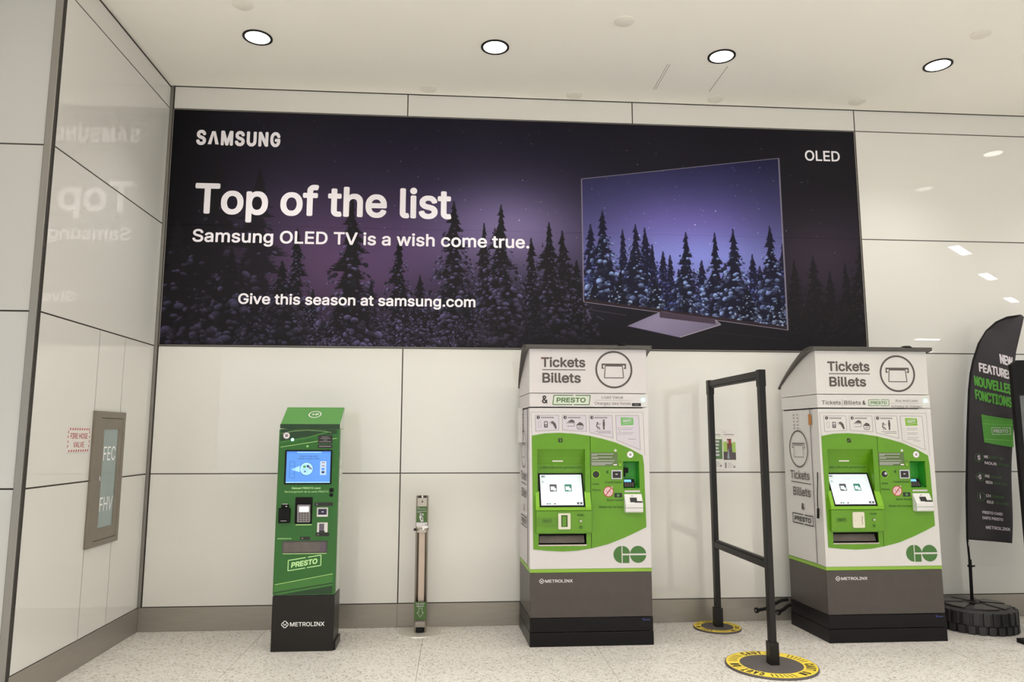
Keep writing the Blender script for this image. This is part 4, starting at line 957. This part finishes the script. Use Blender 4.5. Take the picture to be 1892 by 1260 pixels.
def flag():
    t = thing('feather_flag', 'curved charcoal feather flag with white and green lettering, on a thin pole', 'flag', (6.36, -.28, .19))
    inv = Matrix.Translation((-6.36, .28, -.19))
    ip = lambda tb, z: float(np.interp(z, [q[0] for q in tb], [q[1] for q in tb]))
    mb = MB(inv); V = []; Fs = []; nz, nx = 64, 18
    for i in range(nz+1):
        u = i/nz
        for j in range(nx+1):
            s = j/nx; zl = .653+(2.436-.653)*u; zr = .621+(2.42-.621)*u
            xl = ip(EL, zl); xr = ip(ER, zr); x = xl+(xr-xl)*s; z = zl+(zr-zl)*s; V.append((x, flag_y(x, z), z))
    for i in range(nz):
        for j in range(nx): a = i*(nx+1)+j; Fs.append((a, a+1, a+nx+2, a+nx+1))
    mb.add(V, Fs, M_flag); o = mb.build('flag_cloth', t, smooth=True, fix=False)
    sm = o.modifiers.new('thick', 'SOLIDIFY'); sm.thickness = .001
    # print: flat text bent onto the cloth
    def bent(rows, name):
        mb = MB(); 
        for q in rows: q(mb)
        mb.v = [(v[0], flag_y(v[0], v[2])-.0025, v[2]) for v in mb.v]; mb.v = [tuple(inv @ Vector(v)) for v in mb.v]
        return mb.build(name, o, fix=False)
    def tx(s, x, z, h, w, m, sl, b=.03): return lambda mb: mb.text(s, x, z, h, m, w, 0, b, slope=sl)
    bent([tx('NEW', 6.742, 2.040, .072, .125, M_fw, -.22), tx('FEATURES', 6.573, 1.975, .066, .262, M_fw, -.27),
          tx('METROLINX', 6.520, .733, .022, .186, M_fw, -.09)], 'white_lettering')
    bent([tx('NOUVELLES', 6.521, 1.862, .074, .298, M_fg, -.25), tx('FONCTIONS', 6.516, 1.752, .074, .296, M_fg, -.235)], 'green_lettering')
    def strip(x0, x1, zl, zr, h, m):
        def f(mb):
            n = 12
            for i in range(n):
                a, b_ = i/n, (i+1)/n
                mb.add([(x0+(x1-x0)*a, 0, zl+(zr-zl)*a), (x0+(x1-x0)*b_, 0, zl+(zr-zl)*b_), (x0+(x1-x0)*b_, 0, zl+(zr-zl)*b_+h), (x0+(x1-x0)*a, 0, zl+(zr-zl)*a+h)], [(0, 1, 2, 3)], m)
        return f
    band = bent([strip(6.552, 6.806, 1.405, 1.365, .222, M_fg)], 'green_band'); 
    # finer print lies a little in front of the band
    def front(rows, name, off):
        mb = MB()
        for q in rows: q(mb)
        mb.v = [(v[0], flag_y(v[0], v[2])-off, v[2]) for v in mb.v]; mb.v = [tuple(inv @ Vector(v)) for v in mb.v]
        return mb.build(name, o, fix=False)
    front([strip(6.553, 6.800, 1.430, 1.418, .003, M_fgl), strip(6.553, 6.808, 1.552, 1.540, .003, M_fgl), strip(6.553, 6.800, 1.602, 1.575, .003, M_fgd), lambda mb: presto(mb, 6.632, 1.468, 6.782, 1.520, M_fw, 0, .004, 0, bold=.02)], 'fare_card_logo', .009)
    rows = []
    for zc, s, a, b_, c, d in ((1.287, '$', 'WE', 'ARE PRESTO CARD', 'NOUS', 'SOMMES CARTE PRESTO'), (1.136, '$', 'RE', 'LOAD CARD', 'RECH', 'ARGER CARTE'), (.983, 'i', 'CH', 'ECK BALANCE', 'SOLD', 'E DE LA CARTE')):
        x = 6.478
        rows += [lambda mb, zc=zc, x=x: mb.disc(x+.022, zc-.002, .034, M_fgd, 0, ri=.030), tx(s, x+.010, zc-.018, .032, .024 if s != 'i' else .008, M_fw, 0, .02)]
        if s == '$' and zc < 1.2: rows += [lambda mb, zc=zc, x=x: mb.rect(x, x+.010, zc-.004, zc+.001, M_fw, 0)]
        rows += [tx(a, 6.538, zc-.004, .020, .034, M_fw, -.1), tx(b_, 6.576, zc-.008, .018, .135 if zc > 1.2 else .10, M_fgd, -.1, .02), tx(c, 6.541, zc-.052, .020, .05 if zc < 1.2 else .10, M_fw, -.12), tx(d, 6.596 if zc < 1.2 else 6.645, zc-.058 if zc < 1.2 else zc-.064, .018, .125 if zc < 1.2 else .115, M_fgd, -.12, .02)]
    rows += [tx('PRESTO CARD', 6.500, .850, .020, .155, M_fw, -.1), tx('CARTE PRESTO', 6.496, .808, .020, .160, M_fw, -.1)]
    front(rows, 'small_print', .0028)
    pts = [(6.358, -.28, .19), (6.364, -.28, .443), (6.356, -.284, .66), (6.381, -.285, 1.053), (6.425, -.285, 1.478), (6.468, -.285, 1.825), (6.493, -.285, 1.956), (6.526, -.285, 2.067), (6.583, -.285, 2.2), (6.658, -.285, 2.303), (6.748, -.285, 2.376), (6.845, -.285, 2.418), (6.966, -.285, 2.436)]
    MB(inv).tube(pts, .008, M_blackr, 10).build('pole', t, smooth=True)
    MB(inv).tube([(6.358, -.28, .19), (6.3665, -.28, .50)], .012, M_blackr, 12).build('pole_socket', t, smooth=True)
    lab(MB(inv).tube([(6.3655, -.28, .60), (6.366, -.282, .635)], .0115, M_chrome, 12).build('ferrule', t, smooth=True), 'silver ferrule under the cloth')
    MB(inv).tube([(6.3655, -.28, .444), (6.366, -.28, .456)], .020, M_blackr, 12).tube([(6.366, -.28, .450), (6.402, -.28, .450)], .006, M_blackr, 8).build('clamp', t, smooth=True)
flag()
def tyre():
    M_t = mat('black_moulded_plastic', (44, 42, 42), .5, var=.08, scale=25); M_t2 = mat('black_moulded_top', (70, 64, 62), .42, var=.06, scale=20)
    t = thing('flag_base', 'round black tyre-shaped weight holding the flag pole, beside the right ticket machine', 'flag base', (6.36, -.30, 0))
    MB().lathe([(.20, 0), (.252, .0), (.262, .03), (.266, .09), (.262, .148), (.240, .166), (.20, .172), (.14, .178), (.07, .176), (.04, .168), (.035, .15), (.0005, .15)], M_t, n=72).build('drum', t, smooth=True)
    mb = MB()
    for k in range(6):
        a = math.radians(60*k+15); q = [(.07, -.16), (.215, -.42), (.215, .42), (.07, .16)]
        n = 8; ring = []
        for r, da in ((.075, .25), (.225, .40)):
            ring.append([(r*math.cos(a+da*(2*i/n-1)), r*math.sin(a+da*(2*i/n-1))) for i in range(n+1)])
        V = [(x, y, .1755 if j == 0 else .1725) for j, R in enumerate(ring) for x, y in R]+[(x, y, .186 if j == 0 else .180) for j, R in enumerate(ring) for x, y in R]
        m1 = n+1; Fs = []
        for i in range(n): Fs += [(2*m1+i, 2*m1+i+1, 3*m1+i+1, 3*m1+i), (m1+i, m1+i+1, 3*m1+i+1, 3*m1+i), (i, i+1, 2*m1+i+1, 2*m1+i)]
        Fs += [(0, m1, 3*m1, 2*m1), (n, m1+n, 3*m1+n, 2*m1+n)]
        MB().add(V, Fs, M_t2).build('top_segment', t)
    proto = None
    for k in range(26):
        if proto is None:
            proto = MB().box(.258, .281, -.022, .022, .066, .158, M_t).build('tread_block', t, bevel=.004); proto2 = MB().box(.258, .281, -.024, .024, .0, .060, M_t).build('tread_block', t, bevel=.004)
            a, b_ = proto, proto2
        else:
            a = proto.copy(); b_ = proto2.copy(); COL.objects.link(a); COL.objects.link(b_); a.parent = t; b_.parent = t
        a.rotation_euler.z = 2*math.pi*k/26; b_.rotation_euler.z = 2*math.pi*(k+.5)/26
    MB().lathe([(.03, .15), (.034, .185), (.020, .19), (.020, .15)], M_t, n=20).build('pole_socket_ring', t, smooth=True)
tyre()

# ------------------------------------------------------------------ black framed display at the right edge
def totem():
    t = thing('display_totem', 'black framed upright display cut off by the right edge of the photo', 'display', (6.352, -.90, 0))
    mb = MB().plate([(0, 0), (.75, 0), (.75, 2.015), (.045, 1.998), (.0, 1.965)], M_blackr, 0, .035, [[(.043, .35), (.707, .35), (.707, 1.745), (.043, 1.745)]])
    mb.build('frame', t, bevel=.004)
    lab(MB().rect(.040, .710, .34, 1.75, mat('dark_screen_glass', (96, 98, 96), .08), .02, .01).build('screen_glass', t), 'grey reflecting glass')
    MB().disc(.085, 1.60, .006, M_chrome, -.002, .003, n=14).build('lock_plug', t)
    MB().box(-.0, .75, -.08, .18, 0, .03, M_blackr).build('foot_plate', t)
totem()

# ------------------------------------------------------------------ hoses beside the right machine
def hose(pts, label):
    mb = MB().tube(pts, .013, M_blackr, 12)
    d = (Vector(pts[0])-Vector(pts[1])).normalized(); p = Vector(pts[0])
    mb.tube([tuple(p-d*.006), tuple(p+d*.010)], .021, M_blackr, 14).tube([tuple(p+d*.0101), tuple(p+d*.0102)], .009, M_line, 12)
    tag(mb.build('power_cable', smooth=True), label, 'cable', 'black cables behind the right ticket machine')
hose([(4.690, -.16, .118), (4.76, -.14, .122), (4.84, -.12, .148), (4.91, -.11, .178), (4.962, -.115, .186)], 'black cable with plug end left of the right machine, reaching farther left')
hose([(4.848, -.19, .108), (4.90, -.17, .124), (4.935, -.16, .145), (4.962, -.155, .155)], 'shorter black cable with plug end, nearest the right machine')

# ------------------------------------------------------------------ leaflets on the wall
def leaflet(x0, x1, z0, z1, kind, label):
    t = thing('leaflet', label, 'leaflet', (x0, -.001, z0), 'two leaflets on the wall behind the barrier'); w = x1-x0; h = z1-z0
    MB().box(0, w, -.0015, .0005, 0, h, mat('leaflet_paper', (224, 221, 216), .5)).build('sheet', t)
    y = -.0019; mb = MB(); mb.rect(.008, .03, h*.93, h*.94, M_line, y); mb.rect(.008, w-.012, h*.865, h*.885, M_line, y); mb.rect(.008, w-.012, h*.82, h*.828, M_fgl if kind == 0 else M_pink, y)
    mb.rect(.010, .024, h*.06, h*.20, M_line, y)
    for i in range(5): mb.rect(.032, .062+.01*(i % 3), h*(.19-.028*i), h*(.197-.028*i), M_line, y)
    mb.disc(w-.018, h*.09, .009, M_line, y, n=16); mb.build('small_print', t, fix=False)
    if kind == 0:
        mb = MB().rect(.002, w-.001, h*.26, h*.76, mat('leaflet_green', (86, 122, 74), .5), y)
        for i, (a, b_) in enumerate(((.25, .75), (.28, .72), (.33, .67), (.34, .72), (.33, .72))): mb.rect(w*a, w*b_, h*(.68-.085*i), h*(.725-.085*i), M_lilac, y-.0004)
        mb.build('cover_picture', t, fix=False)
    else:
        mb = MB().rect(.002, w-.001, h*.26, h*.66, mat('leaflet_dark', (78, 70, 70), .5), y).rect(.002, w*.35, h*.46, h*.70, mat('leaflet_lime', (156, 190, 92), .5), y-.0003).rect(w*.7, w-.001, h*.44, h*.69, MATS['leaflet_lime'], y-.0003)
        mb.rect(w*.32, w*.66, h*.48, h*.77, mat('leaflet_maroon', (112, 58, 48), .5), y-.0006).rect(w*.34, w*.42, h*.66, h*.74, M_pink, y-.0009).rect(w*.52, w*.60, h*.66, h*.74, M_red, y-.0009).plate([(w*.30, h*.30), (w*.42, h*.56), (w*.48, h*.28)], mat('leaflet_bluegrey', (150, 158, 168), .5), y-.0009).plate([(w*.42, h*.58), (w*.68, h*.60), (w*.78, h*.28), (w*.50, h*.28)], mat('leaflet_slate', (84, 74, 82), .5), y-.0008)
        mb.build('cover_picture', t, fix=False)
leaflet(4.424, 4.522, 1.184, 1.504, 0, 'left leaflet with a dark green cover, on the wall behind the barrier')
leaflet(4.528, 4.634, 1.174, 1.506, 1, 'right leaflet with a lime green and dark photo cover, on the wall')

# ------------------------------------------------------------------ fire cabinet and sign on the left wall
M_cab = mat('bronze_grey_metal', (128, 119, 107), .36, .3, var=.04, scale=8)
def fire():
    t = thing('fire_cabinet', 'tall grey metal fire hose cabinet with glass door on the left wall', 'fire cabinet', (0, -.675, .729))
    T = Matrix.Translation((0, .675, -.729))
    L = T @ LEFTFACE((0, 0, 0))
    MB(L).rect(-.892, -.456, .729, 1.612, M_cab, -.020, .019, [[(-.812, .766), (-.492, .766), (-.492, 1.568), (-.812, 1.568)]]).build('frame', t, bevel=.003)
    MB(L).rect(-.812, -.492, .766, 1.568, M_dark, -.006, .005).build('reveal', t)
    d = MB(L).rect(-.8095, -.4945, .7685, 1.5655, M_cab, -.017, .011, [[(-.755, .845), (-.549, .845), (-.549, 1.493), (-.755, 1.493)]]).build('door', t, bevel=.0015)
    lab(MB(L).rect(-.755, -.549, .845, 1.493, mat('blue_grey_glass', (146, 160, 158), .06, var=.02), -.012, .004).build('glass_pane', d), 'blue grey glass pane')
    mb = MB(L); mb.text('FEC', -.738, 1.285, .092, M_wt, .170, -.0125, 0.0); mb.text('FHV', -.742, .950, .092, M_wt, .180, -.0125, 0.0); mb.build('lettering', d, fix=False)
    MB(L).box(-.796, -.776, -.024, -.0175, 1.155, 1.185, M_chrome).build('latch', d, bevel=.002)
    s = thing('safety_sign', 'small white and red striped sign left of the fire hose cabinet', 'sign', (0, -1.05, 1.347))
    L = Matrix.Translation((0, 1.05, -1.347)) @ LEFTFACE((0, 0, 0))
    MB(L).rect(-1.190, -.916, 1.347, 1.500, mat('sign_white', (226, 222, 216), .4), -.003, .0025, r=.008).build('plate', s)
    mb = MB(L); mb.text('FIRE HOSE', -1.156, 1.432, .033, M_red, .208, -.0034, .01); mb.text('VALVE', -1.116, 1.378, .033, M_red, .130, -.0034, .01)
    for i in range(9):
        x = -1.172+.0285*i
        for z in (1.350, 1.484): mb.plate([(x, z), (x+.013, z), (x+.020, z+.013), (x+.007, z+.013)], M_red, -.0033)
    for i in range(4):
        z = 1.374+.029*i
        for x in (-1.187, -.929): mb.plate([(x, z), (x+.010, z+.009), (x+.010, z+.022), (x, z+.012)], M_red, -.0033)
    mb.build('lettering', s, fix=False)
fire()
